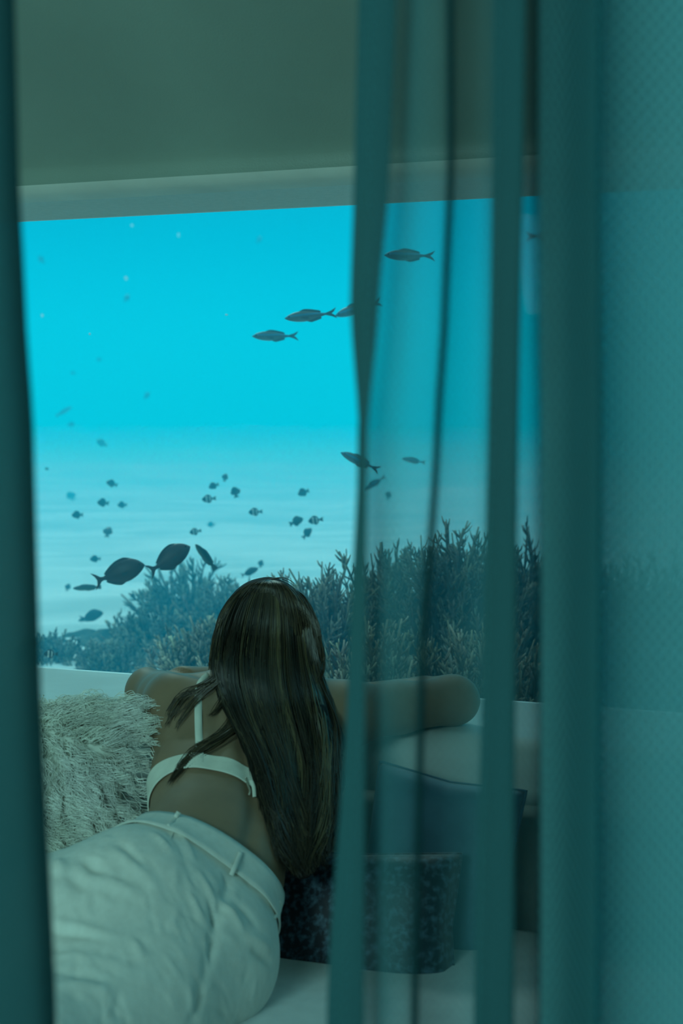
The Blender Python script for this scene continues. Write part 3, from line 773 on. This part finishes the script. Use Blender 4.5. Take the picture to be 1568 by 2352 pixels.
coral(640, 1350, 5.6, .22, 'coral bush hidden mostly behind the head with tips over the crown', 120, 12)
coral(125, 1450, 6.4, .16, 'faint low coral patch at the lower left by the curtain', 90, 13, (.06,.13), .009)
coral(262, 1462, 6.2, .18, 'faint low coral patch between the left curtain and the mound', 100, 14, (.06,.13), .009)
coral(325, 1508, 4.0, .07, 'small pale coral sprig poking up over the left elbow', 26, 15, (.07,.12), .006, tip=5)
coral(780, 1515, 3.7, .09, 'small pale coral sprig above the fingertips beside the hair', 34, 16, (.06,.12), .006, tip=5)
# rubble on the sand at the lower left
def rock(px, py, Y, r, label, seed):
    p = P(px, py, Y); p.z = SEAZ; mb = MB(); rows = []
    for i in range(13):
        ph = -math.pi/2+math.pi*i/12
        rows.append([p+Vector((math.cos(a)*math.cos(ph)*r, math.sin(a)*math.cos(ph)*r*.8, math.sin(ph)*r*.45))*(1+.45*noise.noise(Vector((math.cos(a)*math.cos(ph)*1.6, math.sin(a)*math.cos(ph)*1.6, math.sin(ph)*1.6+seed)))) for a in [2*math.pi*k/22 for k in range(22)]])
    mb.grid(rows, closed=True); o = mb.build('reef_rock', M_rock, origin=p); return tag(o, label, 'rock')
rock(112, 1490, 6.9, .17, 'dark hazy rock on the sand at the far lower left', 1)
rock(190, 1500, 7.2, .15, 'small reef rock on the sand above the fur cushion', 2)
rock(250, 1490, 7.0, .22, 'broad dark reef rock left of the arm, below the mound', 3)
rock(205, 1445, 7.8, .09, 'long low hazy rock under the blurred fish at lower left', 4)

# ---------------------------------------------------------------- fish
def fmat(name, stops, axis='X', rough=.45, scale=1, interp='LINEAR'):
    m = bpy.data.materials.new(name); m.use_nodes = True; nt = m.node_tree; b = nt.nodes['Principled BSDF']; b.inputs['Roughness'].default_value = rough
    tc = nt.nodes.new('ShaderNodeTexCoord'); sx = nt.nodes.new('ShaderNodeSeparateXYZ'); mr = nt.nodes.new('ShaderNodeMapRange'); cr = nt.nodes.new('ShaderNodeValToRGB')
    mr.inputs['From Min'].default_value = -.5; mr.inputs['From Max'].default_value = .5
    nt.links.new(tc.outputs['Object'], sx.inputs[0]); nt.links.new(sx.outputs[axis], mr.inputs['Value']); nt.links.new(mr.outputs[0], cr.inputs[0])
    cr.color_ramp.interpolation = interp
    for i, (p, c) in enumerate(stops):
        e = cr.color_ramp.elements[i] if i < 2 else cr.color_ramp.elements.new(p)
        e.position = p; e.color = (*c, 1)
    nz = nt.nodes.new('ShaderNodeTexNoise'); nz.inputs['Scale'].default_value = 14; bp = nt.nodes.new('ShaderNodeBump'); bp.inputs['Strength'].default_value = .3
    nt.links.new(nz.outputs['Fac'], bp.inputs['Height']); nt.links.new(bp.outputs[0], b.inputs['Normal'])
    nt.links.new(cr.outputs[0], b.inputs['Base Color']); return m
FM = {
 'fusilier': fmat('fusilier_scales', [(.36,(.42,.42,.38)),(.46,(.18,.20,.20)),(.50,(.12,.13,.12)),(.53,(.05,.24,.36)),(.56,(.10,.10,.08)),(.62,(.10,.11,.08))], 'Z'),
 'surgeon': fmat('surgeonfish_skin', [(.2,(.045,.026,.03)),(.7,(.06,.035,.032))], 'X'),
 'humbug': fmat('humbug_bars', [(.0,(.5,.5,.46)),(.20,(.55,.55,.5)),(.27,(.015,.015,.015)),(.40,(.55,.55,.5)),(.50,(.015,.015,.015)),(.63,(.55,.55,.5)),(.74,(.015,.015,.015))], 'X', interp='CONSTANT'),
 'damsel': fmat('damsel_skin', [(.2,(.03,.035,.035)),(.7,(.05,.055,.055))], 'X'),
 'wrasse': fmat('wrasse_skin', [(.42,(.10,.13,.10)),(.58,(.03,.05,.05))], 'Z'),
}
M_fin = mat('fin', (.05,.05,.05), .5, .3); M_eye = mat('fish_eye', (.01,.01,.01), .1, .6); M_finp = mat('pale_fin', (.10,.12,.12), .5, .3)
PROF = {  # t, up, down, halfwidth ; t from the snout (0) to the tail root (1), lengths in body lengths
 'fusilier': ([(0,.0,.0,.0),(.03,.018,.016,.015),(.12,.062,.055,.04),(.28,.098,.088,.058),(.45,.105,.102,.06),(.62,.088,.088,.05),(.78,.055,.058,.032),(.92,.026,.028,.014),(1,.020,.020,.008)], .80),
 'surgeon': ([(0,.0,.0,.0),(.025,.035,.03,.022),(.10,.115,.085,.05),(.25,.200,.155,.075),(.42,.225,.195,.082),(.60,.205,.195,.07),(.75,.150,.150,.05),(.88,.075,.080,.028),(.96,.034,.036,.014),(1,.030,.030,.010)], .80),
 'humbug': ([(0,.0,.0,.0),(.03,.05,.04,.03),(.12,.135,.11,.07),(.30,.22,.20,.10),(.50,.24,.24,.10),(.70,.20,.20,.075),(.88,.10,.10,.035),(1,.055,.055,.015)], .76),
 'damsel': ([(0,.0,.0,.0),(.03,.05,.04,.03),(.12,.12,.10,.07),(.30,.20,.17,.10),(.50,.215,.20,.10),(.70,.17,.17,.07),(.88,.09,.09,.035),(1,.05,.05,.015)], .78),
 'wrasse': ([(0,.0,.0,.0),(.03,.03,.025,.02),(.15,.075,.065,.05),(.35,.105,.095,.065),(.60,.095,.09,.055),(.82,.065,.06,.03),(1,.045,.045,.012)], .84),
}
def plate(pts, th=.006):
    mb = MB(); n = len(pts); mb.add([(x, -th/2, z) for x, z in pts]+[(x, th/2, z) for x, z in pts], [tuple(range(n)), tuple(range(2*n-1, n-1, -1))]+[(i, i+n, (i+1)%n+n, (i+1)%n) for i in range(n)]); return mb
def fish_proto(kind):
    pr, bl = PROF[kind]; xs = lambda t: .5-t*bl; S = []
    K = 26
    for k in range(K+1):
        t = (k/K)**1.25
        for a, b in zip(pr, pr[1:]):
            if a[0] <= t <= b[0] + 1e-9:
                f = (t-a[0])/(b[0]-a[0]); f = f*f*(3-2*f) if False else f
                S.append((t,)+tuple(a[i]+(b[i]-a[i])*f for i in (1,2,3))); break
    for _ in range(2): S = [S[0]]+[(S[i][0],)+tuple((S[i-1][j]+2*S[i][j]+S[i+1][j])/4 for j in (1,2,3)) for i in range(1,len(S)-1)]+[S[-1]]
    rows = []
    for t, u_, d_, w_ in S:
        rows.append([Vector((xs(t), w_*math.cos(a), (u_ if math.sin(a) > 0 else d_)*math.sin(a))) for a in [2*math.pi*i/18 for i in range(18)]])
    mb = MB(); mb.grid(rows, closed=True); root = mb.build(kind, FM[kind])
    fm = M_finp if kind in ('fusilier','wrasse') else M_fin
    x1 = xs(1)
    def edge(t, s_):                                                       # outline height at t
        for a, b in zip(S, S[1:]):
            if a[0] <= t <= b[0]: return (a[1]+(b[1]-a[1])*(t-a[0])/(b[0]-a[0]+1e-9))*1.0 if s_ > 0 else -(a[2]+(b[2]-a[2])*(t-a[0])/(b[0]-a[0]+1e-9))
        return 0
    if kind == 'fusilier': tail = [(x1+.02,.018),(-.40,.055),(-.5,.105),(-.45,.03),(-.405,0),(-.45,-.03),(-.5,-.105),(-.40,-.055),(x1+.02,-.018)]
    elif kind == 'surgeon': tail = [(x1+.03,.028),(-.345,.045),(-.41,.11),(-.50,.17),(-.435,.07),(-.415,0),(-.435,-.07),(-.50,-.17),(-.41,-.11),(-.345,-.045),(x1+.03,-.028)]
    elif kind in ('humbug','damsel'): tail = [(x1+.03,.05),(-.36,.10),(-.5,.15),(-.46,.05),(-.44,0),(-.46,-.05),(-.5,-.15),(-.36,-.10),(x1+.03,-.05)]
    else: tail = [(x1+.03,.04),(-.42,.07),(-.5,.075),(-.49,0),(-.5,-.075),(-.42,-.07),(x1+.03,-.04)]
    plate(tail, .008).build('tail_fin', fm if kind != 'surgeon' else FM['surgeon'], root, smooth=False)
    hgt = {'fusilier':.035,'surgeon':.035,'humbug':.07,'damsel':.07,'wrasse':.03}[kind]; t0, t1 = {'fusilier':(.34,.86),'surgeon':(.22,.93),'humbug':(.25,.85),'damsel':(.25,.88),'wrasse':(.25,.92)}[kind]
    for nm, s_, a0 in (('dorsal_fin',1,t0),('anal_fin',-1,max(t0,.52))):
        ts = [a0+(t1-a0)*i/12 for i in range(13)]
        top = [(xs(t)-.02, edge(t,s_)+s_*hgt*min(1, 3.5*(t-a0)/(t1-a0)+.15)*(1 if t < t1-.01 else .6)) for t in ts]; bot = [(xs(t), edge(t,s_)*.9) for t in ts]
        plate(top+bot[::-1], .006).build(nm, fm, root, smooth=False)
    for s_ in (-1, 1):
        w_ = PROF[kind][0][3][3]; mb = plate([(.20,.0),(.16,.02),(.06,.015),(.04,-.03),(.10,-.03)], .004); mb.v = [(x, s_*(w_*.9+(.2-x)*.25)+y, z-.03) for x, y, z in mb.v]; mb.build('pectoral_fin', fm, root, smooth=False)
        ex, ez = xs(.11), (.02 if kind in ('fusilier','wrasse') else .05); er = .016 if kind in ('fusilier','wrasse') else .02
        mb = MB(); ey = s_*(.034 if kind in ('fusilier','wrasse') else .045)
        mb.grid([[Vector((ex+er*math.cos(b)*math.cos(a), ey+er*.7*math.sin(a)*math.cos(b), ez+er*math.sin(b))) for a in [2*math.pi*i/10 for i in range(10)]] for b in [-math.pi/2+math.pi*j/6 for j in range(7)]], closed=True)
        mb.build('eye', M_eye, root)
    return root
PROTO = {}
def fish(kind, name, label, px, py, Y, lpx, ang=0, yaw=0, cat='fish', group=None, flip=False, squeeze=1.0):
    """ang: direction of the head in the picture plane (0 right, 90 up); yaw: turn out of that plane; lpx: length as seen"""
    first = kind not in PROTO
    if first: PROTO[kind] = fish_proto(kind)
    root = PROTO[kind]; kids = [c for c in bpy.data.objects if c.parent == root]
    if not first:
        r = root.copy(); C.objects.link(r)
        for c in kids: d = c.copy(); C.objects.link(d); d.parent = r
        root = r
    root.name = name; root.location = P(px, py, Y); L = lpx*Y/FPX/max(.35, math.cos(math.radians(yaw)))
    a = ang % 360; left = 90 < a < 270
    M_ = Matrix.Rotation(math.radians(-(a-180 if left else a)), 4, 'Y') @ Matrix.Rotation((math.pi if left else 0)+math.radians(yaw), 4, 'Z')
    root.rotation_euler = M_.to_euler(); root.scale = (L, L, L*squeeze)
    for k in ('label','category','group'):
        if k in root: del root[k]
    return tag(root, label, cat, group)
F = fish
F('fusilier','fusilier_fish','larger dark-backed fusilier left of the curtain hem, swimming left',713,725,4.6,120,187,8)
F('fusilier','fusilier_fish','smaller silvery fusilier lowest of the three by the curtain hem',632,772,5.2,106,181,10)
F('fusilier','fusilier_fish','pale fusilier half hidden by the curtain hem, tailing the dark one',822,709,5.0,112,198,8)
F('fusilier','fusilier_fish','fusilier behind the sheer curtain near the top of the window',940,587,4.6,118,180,8)
F('fusilier','fusilier_fish','fusilier whose head pokes out left of the curtain hem at mid height',827,1060,4.8,100,155,15)
F('fusilier','fusilier_fish','small hazy fusilier beneath mid height behind the sheer curtain',950,1058,6.5,58,170,10)
F('fusilier','fusilier_fish','small hazy fusilier pointing down left behind the sheer curtain',860,1110,6.8,62,212,10)
F('fusilier','fusilier_fish','fusilier whose tail shows in the narrow gap right of the thick pleat',1262,542,4.8,110,2,8)
F('surgeon','surgeonfish','dark brown surgeonfish following behind, lower left of the pair',273,1317,4.6,124,18,8)
F('surgeon','surgeonfish','dark brown surgeonfish leading, upper right of the pair',388,1285,4.5,112,31,14)
F('surgeon','surgeonfish','dark oval surgeonfish just above and left of the crown of the head',573,1314,6.6,44,22,10,squeeze=.8)
F('surgeon','surgeonfish','blurred pale oval fish low on the sand at the left',210,1415,7.4,56,14,8)
F('wrasse','wrasse','slim teal wrasse overlapping the tail of the lower surgeonfish',200,1350,5.6,64,182,10)
F('wrasse','wrasse','slender fish nose up, right of the surgeonfish pair',472,1279,4.8,76,125,25)
F('wrasse','wrasse','small slanting hazy fish beneath the teal wrasse',155,1377,8.5,34,26,5)
F('wrasse','wrasse','faint slanting fish in the open blue at far left',147,945,15,42,30,5)
HB_ = [
 ('humbug',480,1146,6.8,30,185,20,'striped damselfish above the surgeonfish pair, left of centre'),
 ('humbug',587,1176,6.6,30,183,15,'striped damselfish straight above the head of the person'),
 ('humbug',725,1195,6.2,33,188,15,'striped damselfish rightmost, nearest the curtain hem'),
 ('humbug',449,1221,6.6,25,190,25,'striped pale damselfish just above the nose of the leading surgeonfish'),
 ('humbug',117,1502,4.9,30,175,25,'black and white striped fish low at the left curtain edge'),
 ('humbug',350,1412,6.0,24,200,30,'striped damselfish in front of the mound coral, left of two'),
 ('humbug',366,1419,6.0,18,160,40,'striped damselfish in front of the mound coral, right of two'),
 ('damsel',517,1097,7.4,17,80,40,'tiny dark damselfish, topmost of the scattered school'),
 ('damsel',491,1116,7.2,22,200,30,'small dark damselfish beneath the topmost one'),
 ('damsel',540,1131,7.0,25,100,45,'small dark damselfish nose up, right of the striped one'),
 ('damsel',697,1131,7.0,25,200,35,'small dark damselfish high at the right near the curtain hem'),
 ('damsel',680,1198,6.6,32,22,20,'plain grey damselfish left of the rightmost striped one'),
 ('damsel',705,1225,6.8,28,48,20,'plain small damselfish tilted up beneath the rightmost striped one'),
 ('damsel',257,1111,8.0,24,160,25,'dark damselfish high in the left of the school'),
 ('damsel',237,1155,7.6,22,170,45,'round dark damselfish in the left of the school, middle one'),
 ('damsel',281,1160,8.6,19,180,40,'hazy damselfish right of the round dark one'),
 ('damsel',178,1183,7.6,22,180,40,'dark damselfish nearest the left curtain'),
 ('damsel',248,1222,7.6,20,85,55,'thin dark damselfish seen head-on above the lower surgeonfish'),
 ('damsel',219,1284,7.6,22,180,30,'damselfish above the tail of the lower surgeonfish'),
 ('damsel',243,1289,11,17,180,30,'very faint damselfish right beside the one above the surgeonfish tail'),
 ('damsel',485,1205,11,16,180,40,'very faint small damselfish right of the striped pale one'),
 ('damsel',599,1295,7.6,16,80,40,'tiny upright damselfish between the oval surgeonfish and the coral'),
 ('damsel',156,1349,8.0,14,80,50,'tiny dark damselfish left of the teal wrasse'),
 ('damsel',108,1077,9,9,180,30,'tiny speck of a fish by the left curtain at mid height'),
 ('damsel',163,1140,14,20,110,55,'very faint thin fish above the left of the school'),
 ('damsel',234,1018,13,24,150,25,'faint fish in the blue above the left of the school'),
 ('damsel',290,1428,8.0,30,70,35,'hazy dark fish left of the mound coral'),
 ('damsel',120,1452,9,34,30,35,'hazy dark fish by the left curtain above the rocks'),
 ('damsel',337,909,16,18,50,25,'very faint fish alone in the middle of the blue'),
 ('damsel',291,685,15,18,55,30,'very faint fish under the white speck at upper left'),
 ('damsel',595,551,16,18,50,25,'very faint fish near the top of the window'),
 ('damsel',95,597,15,18,130,25,'very faint fish at the upper left beside the curtain'),
 ('damsel',163,975,16,16,10,25,'very faint fish beneath the slanting fish at far left'),
 ('damsel',228,826,17,11,180,25,'barely visible distant fish left of centre in the blue'),
 ('damsel',168,857,18,11,180,25,'barely visible distant fish nearest the left curtain in the blue'),
 ('damsel',892,1138,8.0,18,75,40,'tiny upright fish behind the sheer curtain above the coral'),
]
for kd, px, py, Y, l, a, yw, lb in HB_: F(kd, 'damselfish', lb, px, py, Y, l*1.08, a, yw, squeeze=1.0 if kd == 'humbug' else 1.18)
# drifting specks of plankton
M_snow = mat('plankton', (.80,.85,.85), .6, .3)
def speck(px, py, Y, r, label, fl=1.0):
    p = P(px, py, Y); mb = MB(); rows = []
    for i in range(9):
        ph = -math.pi/2+math.pi*i/8
        rows.append([p+Vector((math.cos(a)*math.cos(ph)*r, math.sin(a)*math.cos(ph)*r, math.sin(ph)*r*fl))*(1+.5*noise.noise(Vector((math.cos(a)*math.cos(ph)*1.3, math.sin(a)*1.3, math.sin(ph)*1.3+px)))) for a in [2*math.pi*k/12 for k in range(12)]])
    mb.grid(rows, closed=True); tag(mb.build('plankton_speck', M_snow, origin=p), label, 'plankton')
speck(289,639,9,.012,'round white speck drifting at the upper left of the blue')
speck(97,725,9,.010,'white speck drifting beside the left curtain')
speck(520,723,4.6,.0052,'bright small white speck left of the dark-backed fusilier',.45)
speck(206,767,5,.0035,'tiny bright white dot at the left in the blue')
speck(303,518,12,.013,'pale wisp touching the top edge of the window')
speck(410,540,12,.012,'pale wisp just under the top edge of the window',1.4)

# ---------------------------------------------------------------- sheer curtains
def sheer(name, t, scat, weave, wamp=.06):
    m = bpy.data.materials.new(name); m.use_nodes = True; nt = m.node_tree; nt.nodes.clear(); N_ = nt.nodes.new; Lk = nt.links.new
    out = N_('ShaderNodeOutputMaterial'); tr_ = N_('ShaderNodeBsdfTransparent'); df = N_('ShaderNodeBsdfDiffuse'); tl = N_('ShaderNodeBsdfTranslucent'); a_ = N_('ShaderNodeMixShader'); b_ = N_('ShaderNodeMixShader')
    df.inputs[0].default_value = tl.inputs[0].default_value = (*scat, 1); a_.inputs[0].default_value = .18
    Lk(df.outputs[0], a_.inputs[1]); Lk(tl.outputs[0], a_.inputs[2]); Lk(a_.outputs[0], b_.inputs[1]); Lk(tr_.outputs[0], b_.inputs[2]); Lk(b_.outputs[0], out.inputs['Surface'])
    # the thread count crossed grows when the cloth is seen edge-on
    g = N_('ShaderNodeNewGeometry'); dt = N_('ShaderNodeVectorMath'); dt.operation = 'DOT_PRODUCT'; Lk(g.outputs['Normal'], dt.inputs[0]); Lk(g.outputs['Incoming'], dt.inputs[1])
    ab = N_('ShaderNodeMath'); ab.operation = 'ABSOLUTE'; Lk(dt.outputs['Value'], ab.inputs[0])
    mx = N_('ShaderNodeMath'); mx.operation = 'MAXIMUM'; mx.inputs[1].default_value = .18; Lk(ab.outputs[0], mx.inputs[0])
    iv = N_('ShaderNodeMath'); iv.operation = 'DIVIDE'; iv.inputs[0].default_value = 1; Lk(mx.outputs[0], iv.inputs[1])
    uv = N_('ShaderNodeUVMap'); sp = N_('ShaderNodeSeparateXYZ'); Lk(uv.outputs[0], sp.inputs[0])
    prod = None
    for o_, per in (('X', weave), ('Y', weave*1.25)):
        k = N_('ShaderNodeMath'); k.operation = 'MULTIPLY'; k.inputs[1].default_value = 2*math.pi/per; Lk(sp.outputs[o_], k.inputs[0])
        s_ = N_('ShaderNodeMath'); s_.operation = 'SINE'; Lk(k.outputs[0], s_.inputs[0])
        if prod is None: prod = s_
        else:
            q = N_('ShaderNodeMath'); q.operation = 'MULTIPLY'; Lk(prod.outputs[0], q.inputs[0]); Lk(s_.outputs[0], q.inputs[1]); prod = q
    ma = N_('ShaderNodeMath'); ma.operation = 'MULTIPLY_ADD'; ma.inputs[1].default_value = wamp; ma.inputs[2].default_value = t; Lk(prod.outputs[0], ma.inputs[0])
    pw = N_('ShaderNodeMath'); pw.operation = 'POWER'; Lk(ma.outputs[0], pw.inputs[0]); Lk(iv.outputs[0], pw.inputs[1]); Lk(pw.outputs[0], b_.inputs[0])
    return m
YR = [-2165, -600, 0, 400, 700, 1000, 1250, 1550, 1850, 2352, 3200, 5800]
def curtain(name, knots, m, label, nr=110, per=7):
    """knots: (px at the rows y=0,400,700,1000,1550,2352; depth)"""
    rows = []
    ks = []
    for k in knots:
        px, Y = k[:-1], k[-1]
        if len(px) == 1: px = px*6
        a = list(px); yk = [0,400,700,1000,1550,2352]
        yk2 = [-2165,-700]+yk+[3400,5950]; a2 = [a[0], a[0]]+a+[a[-1], a[-1]]; ks.append((yk2, a2, Y))
    for r in range(nr+1):
        z = .895-(.895+1.43)*r/nr; row = []
        for yk2, a2, Y in ks:
            y = 930-z*FPX/Y
            for i in range(len(yk2)-1):
                if y <= yk2[i+1] or i == len(yk2)-2:
                    f = min(1, max(0, (y-yk2[i])/(yk2[i+1]-yk2[i])))
                    p0, p1, p2, p3 = a2[max(i-1,0)], a2[i], a2[i+1], a2[min(i+2,len(a2)-1)]
                    fs = f*f*(3-2*f); px = p1+(p2-p1)*fs*.5+(p2-p1)*f*.5; break
            x = (px-784)/FPX*Y; row.append(Vector((x, Y, CAMZ+z)))
        rows.append(catmull(row, (len(row)-1)*per+1))
    mb = MB(); mb.grid(rows); o = mb.build(name, m, fixn=False)
    uvl = o.data.uv_layers.new(name='UVMap'); nc = len(rows[0]); arc_ = [0]
    mid = rows[nr//2]
    for i in range(1, nc): arc_.append(arc_[-1]+(mid[i]-mid[i-1]).length)
    uvd = []
    for l in o.data.loops:
        i, j = divmod(l.vertex_index, nc); uvd += [arc_[j], rows[i][0].z]
    uvl.data.foreach_set('uv', uvd)
    return tag(o, label, 'curtain')
M_sheer = sheer('sheer_voile', .54, (.05,.165,.18), .0065)
E = (824,815,806,826,801,752); H = (905,892,868,842,838,836)
sub_ = lambda a, d: tuple(x+d for x in a)
mixk = lambda a, b, f: tuple(x+(y-x)*f for x, y in zip(a, b))
F1 = (1026,1029,1018,1002,968,955); D0 = (1130,1130,1128,1124,1116,1104); D1 = (1192,1190,1186,1184,1182,1184)
G0 = (1222,1224,1230,1236,1242,1248)
kn = [(*sub_(H,-22), .985), (*sub_(E,4), .990), (*H, 1.0), (*sub_(E,0), 1.01), (*sub_(H,0), 1.02), (*sub_(E,-2), 1.0), (*mixk(E,H,.4), .982), (*E, .965), (*mixk(E,H,.5), .94), (*sub_(H,2), .932), (*mixk(E,H,.45), .945), (*sub_(E,12), .955), (*mixk(E,H,.6), .962), (*sub_(H,18), .955),
      (*mixk(H,F1,.5), .935), (*sub_(F1,-16), .93), (*sub_(F1,10), .94), (*sub_(F1,-6), .955), (*sub_(F1,14), .965), (*mixk(F1,D0,.5), .97), (*sub_(D0,-12), .965),
      (*sub_(D1,-4), .93), (*D1, .92), (*sub_(D0,6), .935), (*D0, .95), (*sub_(D1,-2), .955), (*D1, .97), (*sub_(D0,4), .985), (*sub_(D1,0), .99), (*sub_(D0,2), 1.0), (*sub_(D1,2), 1.01), (*sub_(D0,2), 1.02), (*sub_(D0,2), 1.0), (*sub_(D1,-8), 1.0), (*mixk(D1,G0,.6), 1.01), (*sub_(G0,-2), 1.02)]
kn += [(*sub_(G0,8), 1.03), (*sub_(G0,14), 1.05)]
k2 = []
for kk in range(4):
    k2 += [(*sub_(G0,60), .985+.02*kk), (*sub_(G0,6+kk*5), .955+.02*kk), (*sub_(G0,70), .970+.02*kk), (*sub_(G0,130+kk*6), 1.02+.02*kk)][:4]
k2 += [(*sub_(G0,130), 1.05)]
x0 = 1365
for kk in range(3):
    k2 += [(x0+170, 1.05+.03*kk), (x0+420, 1.06+.03*kk), (x0+440, 1.07+.03*kk), (x0+190, 1.075+.03*kk), (x0+10+kk*4, 1.08+.03*kk), (x0+kk*5, 1.085+.03*kk)]
k2 += [(x0+200, 1.15), (x0+430, 1.16), (x0+700, 1.14), (x0+850, 1.15)]
kn = [k if len(k) == 7 else (k[0],)*6+(k[1],) for k in kn]
curtain('sheer_curtain', kn, M_sheer, 'wide sheer teal curtain with deep folds right of the person')
k2 = [k if len(k) == 7 else (k[0],)*6+(k[1],) for k in k2]
M_sheer2 = sheer('open_weave_voile', .66, (.29,.72,.77), .0085, .26)
curtain('sheer_curtain', k2, M_sheer2, 'open-weave sheer curtain with a dotted shimmer at the far right edge')
EL = (47,50,60,74,80,104)
knl = [(-900,.98), (-700,.93), (-520,.98), (-400,.92), (-250,.97), (-150,.90)]
knl = [(k[0],)*6+(k[1],) for k in knl]
for kk in range(3): knl += [(*sub_(EL,-70), .885+.03*kk), (*sub_(EL,-2-kk*4), .895+.03*kk), (*sub_(EL,-6-kk*3), .905+.03*kk), (*sub_(EL,-90), .91+.03*kk), (*sub_(EL,-170), .915+.03*kk)]
knl += [(*sub_(EL,-60), 1.0), (*sub_(EL,-8), 1.0)]
curtain('sheer_curtain', knl, M_sheer, 'dark gathered sheer curtain along the left edge')
